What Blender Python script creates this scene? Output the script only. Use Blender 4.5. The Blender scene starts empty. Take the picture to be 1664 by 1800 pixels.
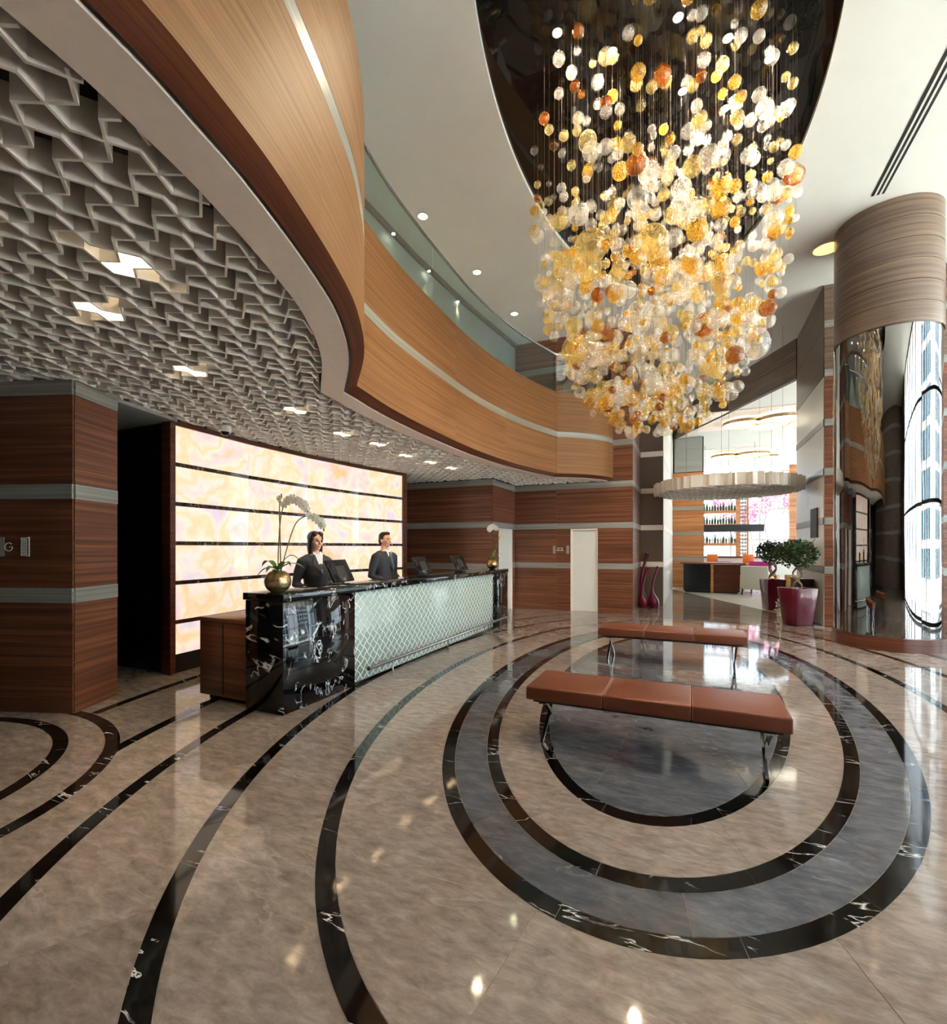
import bpy, bmesh, math, random
from mathutils import Vector, Matrix
random.seed(7)
PI = math.pi
scene = bpy.context.scene
COL = scene.collection
# ------------------------------------------------------------------ camera, world, exposure
TH = math.atan2(383, 850)
CS, SN = math.cos(TH), math.sin(TH)
cam = bpy.data.objects.new('camera', bpy.data.cameras.new('camera'))
COL.objects.link(cam)
cam.location = (0, 0, 1.55)
cam.rotation_euler = (PI/2, 0, TH)
cam.data.sensor_fit = 'VERTICAL'
cam.data.sensor_height = 36
cam.data.sensor_width = 36*1664/1800
cam.data.lens = 36*850/1800
cam.data.shift_y = 62/1800
cam.data.clip_start = 0.05
scene.camera = cam
world = bpy.data.worlds.new('world'); scene.world = world
world.use_nodes = True
_bg = world.node_tree.nodes['Background']
_bg.inputs[0].default_value = (0.80, 0.90, 1.0, 1)
_bg.inputs[1].default_value = 5.6
sun = bpy.data.objects.new('sun', bpy.data.lights.new('sun', 'SUN')); COL.objects.link(sun)
sun.data.energy = 22; sun.data.angle = .02; sun.data.color = (1, .95, .88)
sun.rotation_euler = Vector((.22, .14, -1)).to_track_quat('-Z', 'Y').to_euler()   # high sun from behind the building
vs = scene.view_settings
vs.view_transform = 'Standard'; vs.look = 'None'; vs.gamma = 1; vs.use_curve_mapping = False
vs.exposure = 0.70
cy = scene.cycles
cy.max_bounces = 5; cy.diffuse_bounces = 3; cy.glossy_bounces = 2; cy.transmission_bounces = 2
cy.use_adaptive_sampling = True; cy.adaptive_threshold = .2; cy.adaptive_min_samples = 12
cy.transparent_max_bounces = 20
cy.caustics_reflective = False; cy.caustics_refractive = False
cy.sample_clamp_indirect = 6

def C2W(xc, zc): return (xc*CS - zc*SN, xc*SN + zc*CS)
# ------------------------------------------------------------------ helpers
class MB:
    """collects faces, links them as one mesh object"""
    def __init__(s): s.v = []; s.f = []; s.uv = []; s.mi = []
    def face(s, pts, uv=None, mi=0):
        b = len(s.v); s.v += [tuple(p) for p in pts]; s.f.append(tuple(range(b, b+len(pts)))); s.mi.append(mi)
        if uv is None:
            n = Vector((0, 0, 0)); m = len(pts)
            for i in range(m):
                a, c = Vector(pts[i]), Vector(pts[(i+1) % m]); n += a.cross(c)
            if n.length > 0: n.normalize()
            if abs(n.z) > .7: uv = [(p[0], p[1]) for p in pts]
            else:
                t = Vector((-n.y, n.x, 0)).normalized() if (n.x or n.y) else Vector((1, 0, 0))
                uv = [(p[0]*t.x+p[1]*t.y, p[2]) for p in pts]
        s.uv.append(list(uv)); return s
    def box(s, x0, x1, y0, y1, z0, z1, mi=0):
        p = [(x0,y0,z0),(x1,y0,z0),(x1,y1,z0),(x0,y1,z0),(x0,y0,z1),(x1,y0,z1),(x1,y1,z1),(x0,y1,z1)]
        for q in ((0,3,2,1),(4,5,6,7),(0,1,5,4),(1,2,6,5),(2,3,7,6),(3,0,4,7)): s.face([p[i] for i in q], mi=mi)
        return s
    def slab(s, p0, p1, z0, z1, a, b, mi=0):
        """upright slab along p0->p1; a..b = offset to the right of the direction"""
        d = Vector((p1[0]-p0[0], p1[1]-p0[1])).normalized(); n = Vector((d.y, -d.x))
        q = [(p0[0]+n.x*a, p0[1]+n.y*a), (p1[0]+n.x*a, p1[1]+n.y*a), (p1[0]+n.x*b, p1[1]+n.y*b), (p0[0]+n.x*b, p0[1]+n.y*b)]
        if b > a: q = q[::-1]
        return s.prism(q, z0, z1, mi)
    def prism(s, poly, z0, z1, mi=0):
        m = len(poly)
        s.face([(x, y, z0) for x, y in poly][::-1], mi=mi); s.face([(x, y, z1) for x, y in poly], mi=mi)
        for i in range(m):
            a, c = poly[i], poly[(i+1) % m]
            s.face([(a[0],a[1],z0),(c[0],c[1],z0),(c[0],c[1],z1),(a[0],a[1],z1)], mi=mi)
        return s
    def lathe(s, prof, n=24, c=(0, 0), cap=True, mi=0):
        for i in range(n):
            a0, a1 = 2*PI*i/n, 2*PI*(i+1)/n
            for (r0, z0), (r1, z1) in zip(prof, prof[1:]):
                P = [(c[0]+r0*math.cos(a0), c[1]+r0*math.sin(a0), z0), (c[0]+r0*math.cos(a1), c[1]+r0*math.sin(a1), z0),
                     (c[0]+r1*math.cos(a1), c[1]+r1*math.sin(a1), z1), (c[0]+r1*math.cos(a0), c[1]+r1*math.sin(a0), z1)]
                U = [(r0*a0, z0), (r0*a1, z0), (r1*a1, z1), (r1*a0, z1)]
                if r0 < 1e-6: P.pop(0); U.pop(0)
                elif r1 < 1e-6: P.pop(3); U.pop(3)
                s.face(P, U, mi)
        return s
    def tube(s, pts, r, n=8, mi=0):
        pts = [Vector(p) for p in pts]; R = r if isinstance(r, (list, tuple)) else [r]*len(pts)
        rings = []; x = None
        for i, p in enumerate(pts):
            d = (pts[min(i+1, len(pts)-1)] - pts[max(i-1, 0)]).normalized()
            if x is None: x = d.cross(Vector((0, 0, 1)) if abs(d.z) < .9 else Vector((1, 0, 0)))
            x = (x - d*x.dot(d)).normalized(); y = d.cross(x)
            rings.append([p + (x*math.cos(2*PI*k/n) + y*math.sin(2*PI*k/n))*R[i] for k in range(n)])
        for a, b in zip(rings, rings[1:]):
            for k in range(n): s.face([a[k], b[k], b[(k+1) % n], a[(k+1) % n]], mi=mi)
        s.face(rings[0], mi=mi); s.face(rings[-1][::-1], mi=mi)
        return s
    def build(s, name, mat, parent=None, smooth=False, loc=None, weld=True, angle=None):
        me = bpy.data.meshes.new(name); me.from_pydata(s.v, [], s.f)
        ul = me.uv_layers.new(name='UVMap'); k = 0
        flat = [c for f in s.uv for uv in f for c in uv]
        ul.data.foreach_set('uv', flat)
        mats = mat if isinstance(mat, (list, tuple)) else [mat]
        for m in mats: me.materials.append(m)
        if len(mats) > 1: me.polygons.foreach_set('material_index', s.mi)
        if weld:
            bm = bmesh.new(); bm.from_mesh(me); bmesh.ops.remove_doubles(bm, verts=bm.verts, dist=1e-5)
            bmesh.ops.recalc_face_normals(bm, faces=bm.faces); bm.to_mesh(me); bm.free()
        if smooth:
            me.polygons.foreach_set('use_smooth', [True]*len(me.polygons))
            me.set_sharp_from_angle(angle=math.radians(angle or 40))
        me.update()
        o = bpy.data.objects.new(name, me); COL.objects.link(o)
        if loc: o.location = loc
        if parent is not None: o.parent = parent
        return o
def empty(name, loc=(0, 0, 0), rz=0):
    o = bpy.data.objects.new(name, None); COL.objects.link(o); o.location = loc; o.rotation_euler = (0, 0, rz)
    o.empty_display_size = .1
    return o
def tag(o, label, cat, group=None):
    o['label'] = label; o['category'] = cat
    if group: o['group'] = group
    return o
def struct(o, label=None):
    o['kind'] = 'structure'
    if label: o['label'] = label; o['category'] = label.split()[-1] if False else 'structure'
    return o
def bevel(o, w=.01, seg=2):
    bm = bmesh.new(); bm.from_mesh(o.data)
    es = [e for e in bm.edges if len(e.link_faces) == 2 and e.calc_face_angle(0) > .5]
    bmesh.ops.bevel(bm, geom=es, offset=w, segments=seg, affect='EDGES', profile=.5)
    bm.to_mesh(o.data); bm.free()
    o.data.polygons.foreach_set('use_smooth', [True]*len(o.data.polygons)); o.data.set_sharp_from_angle(angle=math.radians(50))
    return o
def copy_tree(o, parent=None):
    c = o.copy(); COL.objects.link(c); c.parent = parent
    for ch in list(o.children): copy_tree(ch, c)
    return c
def catmull(P, n=8):
    out = []
    Q = [tuple(2*a-b for a, b in zip(P[0], P[1]))] + list(P) + [tuple(2*a-b for a, b in zip(P[-1], P[-2]))]
    for i in range(1, len(Q)-2):
        for k in range(n):
            t = k/n; out.append(tuple(.5*((2*b)+(-a+c)*t+(2*a-5*b+4*c-d)*t*t+(-a+3*b-3*c+d)*t**3) for a, b, c, d in zip(Q[i-1], Q[i], Q[i+1], Q[i+2])))
    out.append(tuple(P[-1])); return out
def offset_poly(P, d):
    """left-hand offset with mitred joins"""
    out = []; N = []
    for a, b in zip(P, P[1:]):
        v = Vector((b[0]-a[0], b[1]-a[1])).normalized(); N.append(Vector((-v.y, v.x)))
    for i, p in enumerate(P):
        n0 = N[max(i-1, 0)]; n1 = N[min(i, len(N)-1)]
        m = (n0+n1); m = m.normalized() if m.length > 1e-6 else n0
        k = min(1/max(m.dot(n0), .35), 2.2)
        out.append((p[0]+m.x*d*k, p[1]+m.y*d*k))
    return out
def inside(p, poly):
    x, y = p; c = False; j = len(poly)-1
    for i in range(len(poly)):
        xi, yi = poly[i]; xj, yj = poly[j]
        if (yi > y) != (yj > y) and x < (xj-xi)*(y-yi)/(yj-yi)+xi: c = not c
        j = i
    return c
# ------------------------------------------------------------------ materials
def newmat(name):
    m = bpy.data.materials.new(name); m.use_nodes = True
    nt = m.node_tree; b = nt.nodes['Principled BSDF']
    return m, nt, b, nt.nodes['Material Output']
def nd(nt, t, **kw):
    n = nt.nodes.new(t)
    for k, v in kw.items():
        if k.startswith('i_'): n.inputs[int(k[2:]) if k[2:].isdigit() else k[2:]].default_value = v
        else: setattr(n, k, v)
    return n
def ramp(nt, fac, stops, interp='LINEAR'):
    r = nt.nodes.new('ShaderNodeValToRGB'); r.color_ramp.interpolation = interp
    e = r.color_ramp.elements
    while len(e) < len(stops): e.new(.5)
    for el, (p, c) in zip(e, stops): el.position = p; el.color = tuple(c)+(1,) if len(c) == 3 else c
    nt.links.new(fac, r.inputs[0]); return r.outputs[0]
def srgb(*c):
    return tuple(((x/255)/12.92 if x/255 <= .04045 else ((x/255+.055)/1.055)**2.4) for x in c)
def plain(name, col, rough=.5, metal=0, spec=.5, noise=0, nscale=20, coat=0, emit=None, es=0, bump=0):
    m, nt, b, o = newmat(name)
    b.inputs['Base Color'].default_value = tuple(col)+(1,)
    b.inputs['Roughness'].default_value = rough; b.inputs['Metallic'].default_value = metal
    b.inputs['Specular IOR Level'].default_value = spec; b.inputs['Coat Weight'].default_value = coat
    tc = nd(nt, 'ShaderNodeTexCoord'); nz = nd(nt, 'ShaderNodeTexNoise'); nz.inputs['Scale'].default_value = nscale; nz.inputs['Detail'].default_value = 4
    nt.links.new(tc.outputs['Object'], nz.inputs['Vector'])
    k = 1-noise; c2 = tuple(x*k for x in col); c3 = tuple(min(1, x*(1+noise*.6)) for x in col)
    if noise: nt.links.new(ramp(nt, nz.outputs['Fac'], [(.3, c2), (.7, c3)]), b.inputs['Base Color'])
    if bump:
        bp = nd(nt, 'ShaderNodeBump'); bp.inputs['Strength'].default_value = bump; bp.inputs['Distance'].default_value = .01
        nt.links.new(nz.outputs['Fac'], bp.inputs['Height']); nt.links.new(bp.outputs[0], b.inputs['Normal'])
    if emit:
        b.inputs['Emission Color'].default_value = tuple(emit)+(1,); b.inputs['Emission Strength'].default_value = es
    return m
def wood(name, dark, mid, light, rough=.3, su=.9, sv=22, fine=.35, coat=.15, spec=.4):
    m, nt, b, o = newmat(name); L = nt.links.new
    uv = nd(nt, 'ShaderNodeUVMap'); oi = nd(nt, 'ShaderNodeObjectInfo')
    rm = nd(nt, 'ShaderNodeMath', operation='MULTIPLY'); rm.inputs[1].default_value = 37; L(oi.outputs['Random'], rm.inputs[0])
    ad = nd(nt, 'ShaderNodeVectorMath', operation='ADD'); L(uv.outputs[0], ad.inputs[0]); L(rm.outputs[0], ad.inputs[1])
    mp = nd(nt, 'ShaderNodeMapping'); mp.inputs['Scale'].default_value = (su, sv, 1); L(ad.outputs[0], mp.inputs[0])
    n1 = nd(nt, 'ShaderNodeTexNoise', noise_dimensions='2D'); n1.inputs['Scale'].default_value = 1; n1.inputs['Detail'].default_value = 5; n1.inputs['Distortion'].default_value = .4
    L(mp.outputs[0], n1.inputs['Vector'])
    mp2 = nd(nt, 'ShaderNodeMapping'); mp2.inputs['Scale'].default_value = (su*3, sv*9, 1); L(ad.outputs[0], mp2.inputs[0])
    n2 = nd(nt, 'ShaderNodeTexNoise', noise_dimensions='2D'); n2.inputs['Scale'].default_value = 1; n2.inputs['Detail'].default_value = 3
    L(mp2.outputs[0], n2.inputs['Vector'])
    mx = nd(nt, 'ShaderNodeMix', data_type='FLOAT'); mx.inputs[0].default_value = fine
    L(n1.outputs['Fac'], mx.inputs[2]); L(n2.outputs['Fac'], mx.inputs[3])
    L(ramp(nt, mx.outputs[0], [(.32, dark), (.5, mid), (.68, light)]), b.inputs['Base Color'])
    b.inputs['Roughness'].default_value = rough; b.inputs['Coat Weight'].default_value = coat; b.inputs['Coat Roughness'].default_value = .12; b.inputs['Specular IOR Level'].default_value = spec
    bp = nd(nt, 'ShaderNodeBump'); bp.inputs['Strength'].default_value = .12; bp.inputs['Distance'].default_value = .003
    L(n2.outputs['Fac'], bp.inputs['Height']); L(bp.outputs[0], b.inputs['Normal'])
    return m
def marble(name, c0, c1, c2, vein, vscale=2.2, vw=.012, vamt=.5, rough=.06, cloud=3., spec=.5, mask=(.45, .6)):
    m, nt, b, o = newmat(name); L = nt.links.new
    tc = nd(nt, 'ShaderNodeTexCoord'); oi = nd(nt, 'ShaderNodeObjectInfo')
    rm = nd(nt, 'ShaderNodeMath', operation='MULTIPLY'); rm.inputs[1].default_value = 61; L(oi.outputs['Random'], rm.inputs[0])
    ad = nd(nt, 'ShaderNodeVectorMath', operation='ADD'); L(tc.outputs['Object'], ad.inputs[0]); L(rm.outputs[0], ad.inputs[1])
    n0 = nd(nt, 'ShaderNodeTexNoise'); n0.inputs['Scale'].default_value = cloud; n0.inputs['Detail'].default_value = 6; n0.inputs['Roughness'].default_value = .7; n0.inputs['Distortion'].default_value = .35
    mpc = nd(nt, 'ShaderNodeMapping'); mpc.inputs['Scale'].default_value = (.7, 1.7, 1); mpc.inputs['Rotation'].default_value = (0, 0, .6); L(ad.outputs[0], mpc.inputs[0]); L(mpc.outputs[0], n0.inputs['Vector'])
    base = ramp(nt, n0.outputs['Fac'], [(.3, c0), (.5, c1), (.7, c2)])
    # per-tile tone
    tn = nd(nt, 'ShaderNodeMapRange'); tn.inputs[3].default_value = .86; tn.inputs[4].default_value = 1.12; L(oi.outputs['Random'], tn.inputs[0])
    tm = nd(nt, 'ShaderNodeVectorMath', operation='SCALE'); L(base, tm.inputs[0]); L(tn.outputs[0], tm.inputs['Scale'])
    n1 = nd(nt, 'ShaderNodeTexNoise'); n1.inputs['Scale'].default_value = vscale; n1.inputs['Detail'].default_value = 6; n1.inputs['Distortion'].default_value = .5
    mpv = nd(nt, 'ShaderNodeMapping'); mpv.inputs['Scale'].default_value = (.45, 1.7, 1.); mpv.inputs['Rotation'].default_value = (.5, .3, .9); L(ad.outputs[0], mpv.inputs[0]); L(mpv.outputs[0], n1.inputs['Vector'])
    s = nd(nt, 'ShaderNodeMath', operation='SUBTRACT'); s.inputs[1].default_value = .5; L(n1.outputs['Fac'], s.inputs[0])
    a = nd(nt, 'ShaderNodeMath', operation='ABSOLUTE'); L(s.outputs[0], a.inputs[0])
    v = ramp(nt, a.outputs[0], [(0, (1, 1, 1)), (vw, (0, 0, 0))])
    n2 = nd(nt, 'ShaderNodeTexNoise'); n2.inputs['Scale'].default_value = vscale*.9; n2.inputs['Detail'].default_value = 2
    ad2 = nd(nt, 'ShaderNodeVectorMath', operation='ADD'); L(ad.outputs[0], ad2.inputs[0]); ad2.inputs[1].default_value = (7, 3, 5); L(ad2.outputs[0], n2.inputs['Vector'])
    mk = ramp(nt, n2.outputs['Fac'], [(mask[0], (0, 0, 0)), (mask[1], (vamt, vamt, vamt))])
    mu = nd(nt, 'ShaderNodeMath', operation='MULTIPLY'); L(v, mu.inputs[0]); L(mk, mu.inputs[1])
    mx = nd(nt, 'ShaderNodeMix', data_type='RGBA'); L(mu.outputs[0], mx.inputs[0]); L(tm.outputs[0], mx.inputs[6]); mx.inputs[7].default_value = tuple(vein)+(1,)
    L(mx.outputs[2], b.inputs['Base Color'])
    b.inputs['Roughness'].default_value = rough; b.inputs['Specular IOR Level'].default_value = spec
    return m
def emis(name, col, s):
    m, nt, b, o = newmat(name); nt.nodes.remove(b)
    e = nd(nt, 'ShaderNodeEmission'); e.inputs[0].default_value = tuple(col)+(1,); e.inputs[1].default_value = s
    nt.links.new(e.outputs[0], o.inputs[0]); return m
def schlick(nt, f0):
    lw = nd(nt, 'ShaderNodeLayerWeight'); lw.inputs[0].default_value = .5
    pw = nd(nt, 'ShaderNodeMath', operation='POWER'); pw.inputs[1].default_value = 5; nt.links.new(lw.outputs['Facing'], pw.inputs[0])
    mr = nd(nt, 'ShaderNodeMapRange'); mr.inputs[3].default_value = f0; nt.links.new(pw.outputs[0], mr.inputs[0])
    return mr.outputs[0]
def glassy(name, tint, refl=.08, rough=.01, haze=0, hazecol=(1, 1, 1)):
    """thin pane: tinted see-through with fresnel reflection"""
    m, nt, b, o = newmat(name); nt.nodes.remove(b); L = nt.links.new
    t = nd(nt, 'ShaderNodeBsdfTransparent'); t.inputs[0].default_value = tuple(tint)+(1,)
    g = nd(nt, 'ShaderNodeBsdfGlossy'); g.inputs['Roughness'].default_value = rough
    mx = nd(nt, 'ShaderNodeMixShader'); L(schlick(nt, refl), mx.inputs[0]); L(t.outputs[0], mx.inputs[1]); L(g.outputs[0], mx.inputs[2])
    out = mx
    if haze:
        d = nd(nt, 'ShaderNodeBsdfDiffuse'); d.inputs[0].default_value = tuple(hazecol)+(1,)
        out = nd(nt, 'ShaderNodeMixShader'); out.inputs[0].default_value = haze; L(mx.outputs[0], out.inputs[1]); L(d.outputs[0], out.inputs[2])
    L(out.outputs[0], o.inputs[0]); return m
def globe_mat(name, tint, body, opaque):
    """blown glass: see-through, glossy rim, fine crackle flecks that catch the light"""
    m, nt, b, o = newmat(name); nt.nodes.remove(b); L = nt.links.new
    tc = nd(nt, 'ShaderNodeTexCoord')
    vo = nd(nt, 'ShaderNodeTexVoronoi'); vo.inputs['Scale'].default_value = 9; L(tc.outputs['Object'], vo.inputs['Vector'])
    nz = nd(nt, 'ShaderNodeTexNoise'); nz.inputs['Scale'].default_value = 3; L(tc.outputs['Object'], nz.inputs['Vector'])
    fl = ramp(nt, vo.outputs['Distance'], [(.35, (0, 0, 0)), (.7, (1, 1, 1))])
    t = nd(nt, 'ShaderNodeBsdfTransparent'); t.inputs[0].default_value = tuple(tint)+(1,)
    d = nd(nt, 'ShaderNodeBsdfDiffuse'); d.inputs[0].default_value = tuple(body)+(1,)
    tr = nd(nt, 'ShaderNodeBsdfTranslucent'); tr.inputs[0].default_value = tuple(body)+(1,)
    dt = nd(nt, 'ShaderNodeMixShader'); dt.inputs[0].default_value = .65; L(d.outputs[0], dt.inputs[1]); L(tr.outputs[0], dt.inputs[2])
    lw = nd(nt, 'ShaderNodeLayerWeight'); lw.inputs[0].default_value = .35
    rim = ramp(nt, lw.outputs['Facing'], [(.45, (0, 0, 0)), (.8, (.18, .18, .18)), (1, (.7, .7, .7))])
    sp = nd(nt, 'ShaderNodeMath', operation='MULTIPLY'); sp.inputs[1].default_value = .22; L(fl, sp.inputs[0])
    ad = nd(nt, 'ShaderNodeMath', operation='ADD'); L(rim, ad.inputs[0]); L(sp.outputs[0], ad.inputs[1])
    ad2 = nd(nt, 'ShaderNodeMath', operation='ADD', use_clamp=True); L(ad.outputs[0], ad2.inputs[0]); ad2.inputs[1].default_value = opaque
    m1 = nd(nt, 'ShaderNodeMixShader'); L(ad2.outputs[0], m1.inputs[0]); L(t.outputs[0], m1.inputs[1]); L(dt.outputs[0], m1.inputs[2])
    g = nd(nt, 'ShaderNodeBsdfGlossy'); g.inputs['Roughness'].default_value = .04
    bp = nd(nt, 'ShaderNodeBump'); bp.inputs['Strength'].default_value = .35; bp.inputs['Distance'].default_value = .05
    L(nz.outputs['Fac'], bp.inputs['Height']); L(bp.outputs[0], g.inputs['Normal'])
    m2 = nd(nt, 'ShaderNodeMixShader'); L(schlick(nt, .10), m2.inputs[0]); L(m1.outputs[0], m2.inputs[1]); L(g.outputs[0], m2.inputs[2])
    L(m2.outputs[0], o.inputs[0]); return m
def onyx_mat():
    m, nt, b, o = newmat('backlit_onyx'); L = nt.links.new
    tc = nd(nt, 'ShaderNodeTexCoord'); oi = nd(nt, 'ShaderNodeObjectInfo')
    rm = nd(nt, 'ShaderNodeMath', operation='MULTIPLY'); rm.inputs[1].default_value = 23; L(oi.outputs['Random'], rm.inputs[0])
    ad = nd(nt, 'ShaderNodeVectorMath', operation='ADD'); L(tc.outputs['Object'], ad.inputs[0]); L(rm.outputs[0], ad.inputs[1])
    n1 = nd(nt, 'ShaderNodeTexNoise'); n1.inputs['Scale'].default_value = 1.9; n1.inputs['Detail'].default_value = 3; n1.inputs['Distortion'].default_value = .35; L(ad.outputs[0], n1.inputs['Vector'])
    c = ramp(nt, n1.outputs['Fac'], [(.30, srgb(226, 204, 222)), (.40, srgb(252, 232, 218)), (.47, srgb(255, 214, 160)), (.54, srgb(255, 236, 212)), (.62, srgb(240, 214, 216)), (.72, srgb(255, 196, 128))])
    vo = nd(nt, 'ShaderNodeTexVoronoi', feature='DISTANCE_TO_EDGE'); vo.inputs['Scale'].default_value = 1.3
    n3 = nd(nt, 'ShaderNodeTexNoise'); n3.inputs['Scale'].default_value = 3; L(ad.outputs[0], n3.inputs['Vector'])
    sc = nd(nt, 'ShaderNodeVectorMath', operation='SCALE'); sc.inputs['Scale'].default_value = .5; L(n3.outputs['Color'], sc.inputs[0])
    ad3 = nd(nt, 'ShaderNodeVectorMath', operation='ADD'); L(ad.outputs[0], ad3.inputs[0]); L(sc.outputs[0], ad3.inputs[1]); L(ad3.outputs[0], vo.inputs['Vector'])
    vf = ramp(nt, vo.outputs['Distance'], [(0, (.22, .22, .22)), (.06, (0, 0, 0))])
    mx = nd(nt, 'ShaderNodeMix', data_type='RGBA'); L(vf, mx.inputs[0]); L(c, mx.inputs[6]); mx.inputs[7].default_value = srgb(235, 170, 110)+(1,)
    L(mx.outputs[2], b.inputs['Emission Color']); b.inputs['Emission Strength'].default_value = ONYX
    b.inputs['Base Color'].default_value = (.3, .26, .22, 1); b.inputs['Roughness'].default_value = .08
    return m
ONYX = .60
M = {}
M['wood_light'] = wood('light_teak_veneer', srgb(106, 70, 40), srgb(128, 88, 52), srgb(148, 106, 66), rough=.5, su=.25, sv=30, fine=.5, coat=0, spec=.25)
M['wood_lip'] = wood('walnut_lip', srgb(58, 27, 17), srgb(88, 44, 26), srgb(110, 60, 36), rough=.3, su=.4, sv=24)
M['wood_dark'] = wood('dark_walnut_veneer', srgb(74, 42, 28), srgb(110, 66, 45), srgb(150, 96, 66), rough=.34, su=.3, sv=22, fine=.42, coat=.08)
M['wood_grey'] = wood('grey_brown_veneer', srgb(88, 70, 58), srgb(112, 92, 78), srgb(134, 112, 96), rough=.35, su=.5, sv=26)
M['wood_bar'] = wood('orange_oak', srgb(150, 92, 52), srgb(186, 122, 74), srgb(206, 146, 96), rough=.4, su=.4, sv=12)
M['band'] = wood('silver_grey_veneer', srgb(118, 116, 108), srgb(146, 144, 136), srgb(166, 164, 156), rough=.3, su=.3, sv=30, coat=.1)
M['cream'] = plain('cream_paint', srgb(246, 230, 216), .55, noise=.03)
M['ceil'] = plain('white_ceiling_paint', srgb(224, 223, 218), .7, noise=.02, nscale=2)
M['lattice'] = plain('pale_grey_lacquer', srgb(236, 230, 222), .5, noise=.02)
M['void'] = plain('dark_plenum', srgb(40, 34, 30), .8, noise=.2)
M['darkwall'] = plain('black_brown_lacquer', srgb(24, 22, 20), .35, noise=.25)
M['gap'] = plain('shadow_gap', srgb(28, 18, 14), .6, noise=.2)
M['grey'] = plain('grey_paint', srgb(150, 150, 146), .6, noise=.03)
M['greypanel'] = plain('warm_white_panel', srgb(222, 217, 207), .35, noise=.03)
M['taupe'] = plain('taupe_panel', srgb(104, 86, 72), .4, noise=.06)
M['white'] = plain('white_lacquer', srgb(226, 224, 216), .3, noise=.02)
M['tile'] = marble('beige_grey_marble', srgb(116, 104, 96), srgb(141, 129, 120), srgb(163, 152, 144), srgb(180, 172, 162), vscale=1.6, vw=.007, vamt=.6, cloud=11, mask=(.5,.66))
M['tile_dark'] = marble('blue_grey_marble', srgb(66, 69, 76), srgb(92, 95, 101), srgb(116, 118, 123), srgb(190, 188, 186), vscale=1.8, vw=.007, vamt=.6, cloud=7, mask=(.5,.64))
M['tile_black'] = marble('black_marble', srgb(10, 9, 9), srgb(15, 14, 14), srgb(24, 22, 21), srgb(220, 220, 220), vscale=3.2, vw=.008, vamt=.95, cloud=5, mask=(.48, .56))
M['counter_marble'] = marble('black_veined_marble', srgb(6, 7, 9), srgb(12, 13, 16), srgb(20, 22, 26), srgb(225, 228, 232), vscale=5.5, vw=.022, vamt=1., cloud=9, rough=.05, mask=(.52, .6))
M['strip_marble'] = marble('brown_marble', srgb(40, 26, 18), srgb(66, 46, 34), srgb(96, 72, 56), srgb(220, 205, 190), vscale=9, vw=.03, vamt=.8, cloud=8, rough=.08)
M['floor'] = marble('beige_marble_floor', srgb(116, 104, 96), srgb(141, 129, 120), srgb(163, 152, 144), srgb(180, 172, 162), vscale=1.6, vw=.007, vamt=.6, cloud=11, mask=(.5,.66))
M['floor2'] = plain('pale_restaurant_floor', srgb(196, 186, 172), .25, noise=.06)
M['chrome'] = plain('polished_chrome', (.75, .76, .78), .08, 1, noise=.01)
M['steel'] = plain('brushed_steel', (.55, .56, .56), .25, 1, noise=.03)
M['leather'] = plain('tan_leather', srgb(118, 62, 40), .4, noise=.1, nscale=60, bump=.12)
M['thread'] = plain('pale_stitching', srgb(206, 160, 126), .6, noise=.05)
M['black'] = plain('black_gloss', (.012, .012, .013), .15, noise=.1)
M['blackmat'] = plain('black_matt', (.015, .015, .016), .6, noise=.1)
M['mint'] = plain('mint_glass_panel', srgb(150, 168, 160), .12, noise=.04)
M['mintline'] = plain('white_glass_line', srgb(226, 234, 228), .15, noise=.02)
M['onyx'] = onyx_mat()
M['lamp'] = emis('warm_downlight', (1, .78, .48), 30)
M['spot'] = emis('spot_bulb', (1, .84, .6), 60)
M['celllamp'] = emis('cell_light', (1, .80, .52), 16)
M['burg'] = plain('burgundy_gloss', srgb(100, 16, 40), .2, noise=.06, coat=.2)
M['leaf'] = plain('leaf_green', srgb(52, 78, 38), .45, noise=.35, nscale=8)
M['leaf2'] = plain('orchid_leaf', srgb(84, 118, 44), .35, noise=.3, nscale=12)
M['stem'] = plain('stem_green', srgb(104, 100, 52), .5, noise=.2)
M['bark'] = plain('pale_bark', srgb(150, 128, 104), .7, noise=.25)
M['petal'] = plain('white_petal', srgb(240, 236, 224), .5, noise=.03)
_m, _nt, _b, _o = newmat('thin_white_petal'); _nt.nodes.remove(_b)
_d = nd(_nt, 'ShaderNodeBsdfDiffuse'); _d.inputs[0].default_value = (.95, .93, .88, 1); _t = nd(_nt, 'ShaderNodeBsdfTranslucent'); _t.inputs[0].default_value = (.9, .88, .8, 1)
_x = nd(_nt, 'ShaderNodeMixShader'); _x.inputs[0].default_value = .45; _nt.links.new(_d.outputs[0], _x.inputs[1]); _nt.links.new(_t.outputs[0], _x.inputs[2]); _nt.links.new(_x.outputs[0], _o.inputs[0])
M['petal'] = _m
M['petalc'] = plain('petal_centre', srgb(226, 190, 70), .5, noise=.1)
M['soil'] = plain('dark_soil', srgb(46, 34, 26), .9, noise=.4)
M['skin'] = plain('skin', srgb(228, 172, 144), .5, noise=.05)
M['skin2'] = plain('skin_tan', srgb(186, 130, 100), .5, noise=.05)
M['hair'] = plain('dark_hair', srgb(34, 22, 18), .4, noise=.3, nscale=80)
M['suit'] = plain('charcoal_suit', srgb(44, 45, 52), .75, noise=.12, nscale=120)
M['shirt'] = plain('white_shirt', srgb(232, 230, 226), .6, noise=.02)
M['tie'] = plain('grey_blue_tie', srgb(74, 86, 98), .5, noise=.15, nscale=90)
M['lips'] = plain('lips', srgb(168, 84, 74), .5, noise=.05)
M['teeth'] = plain('teeth', srgb(240, 236, 228), .3, noise=.02)
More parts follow.
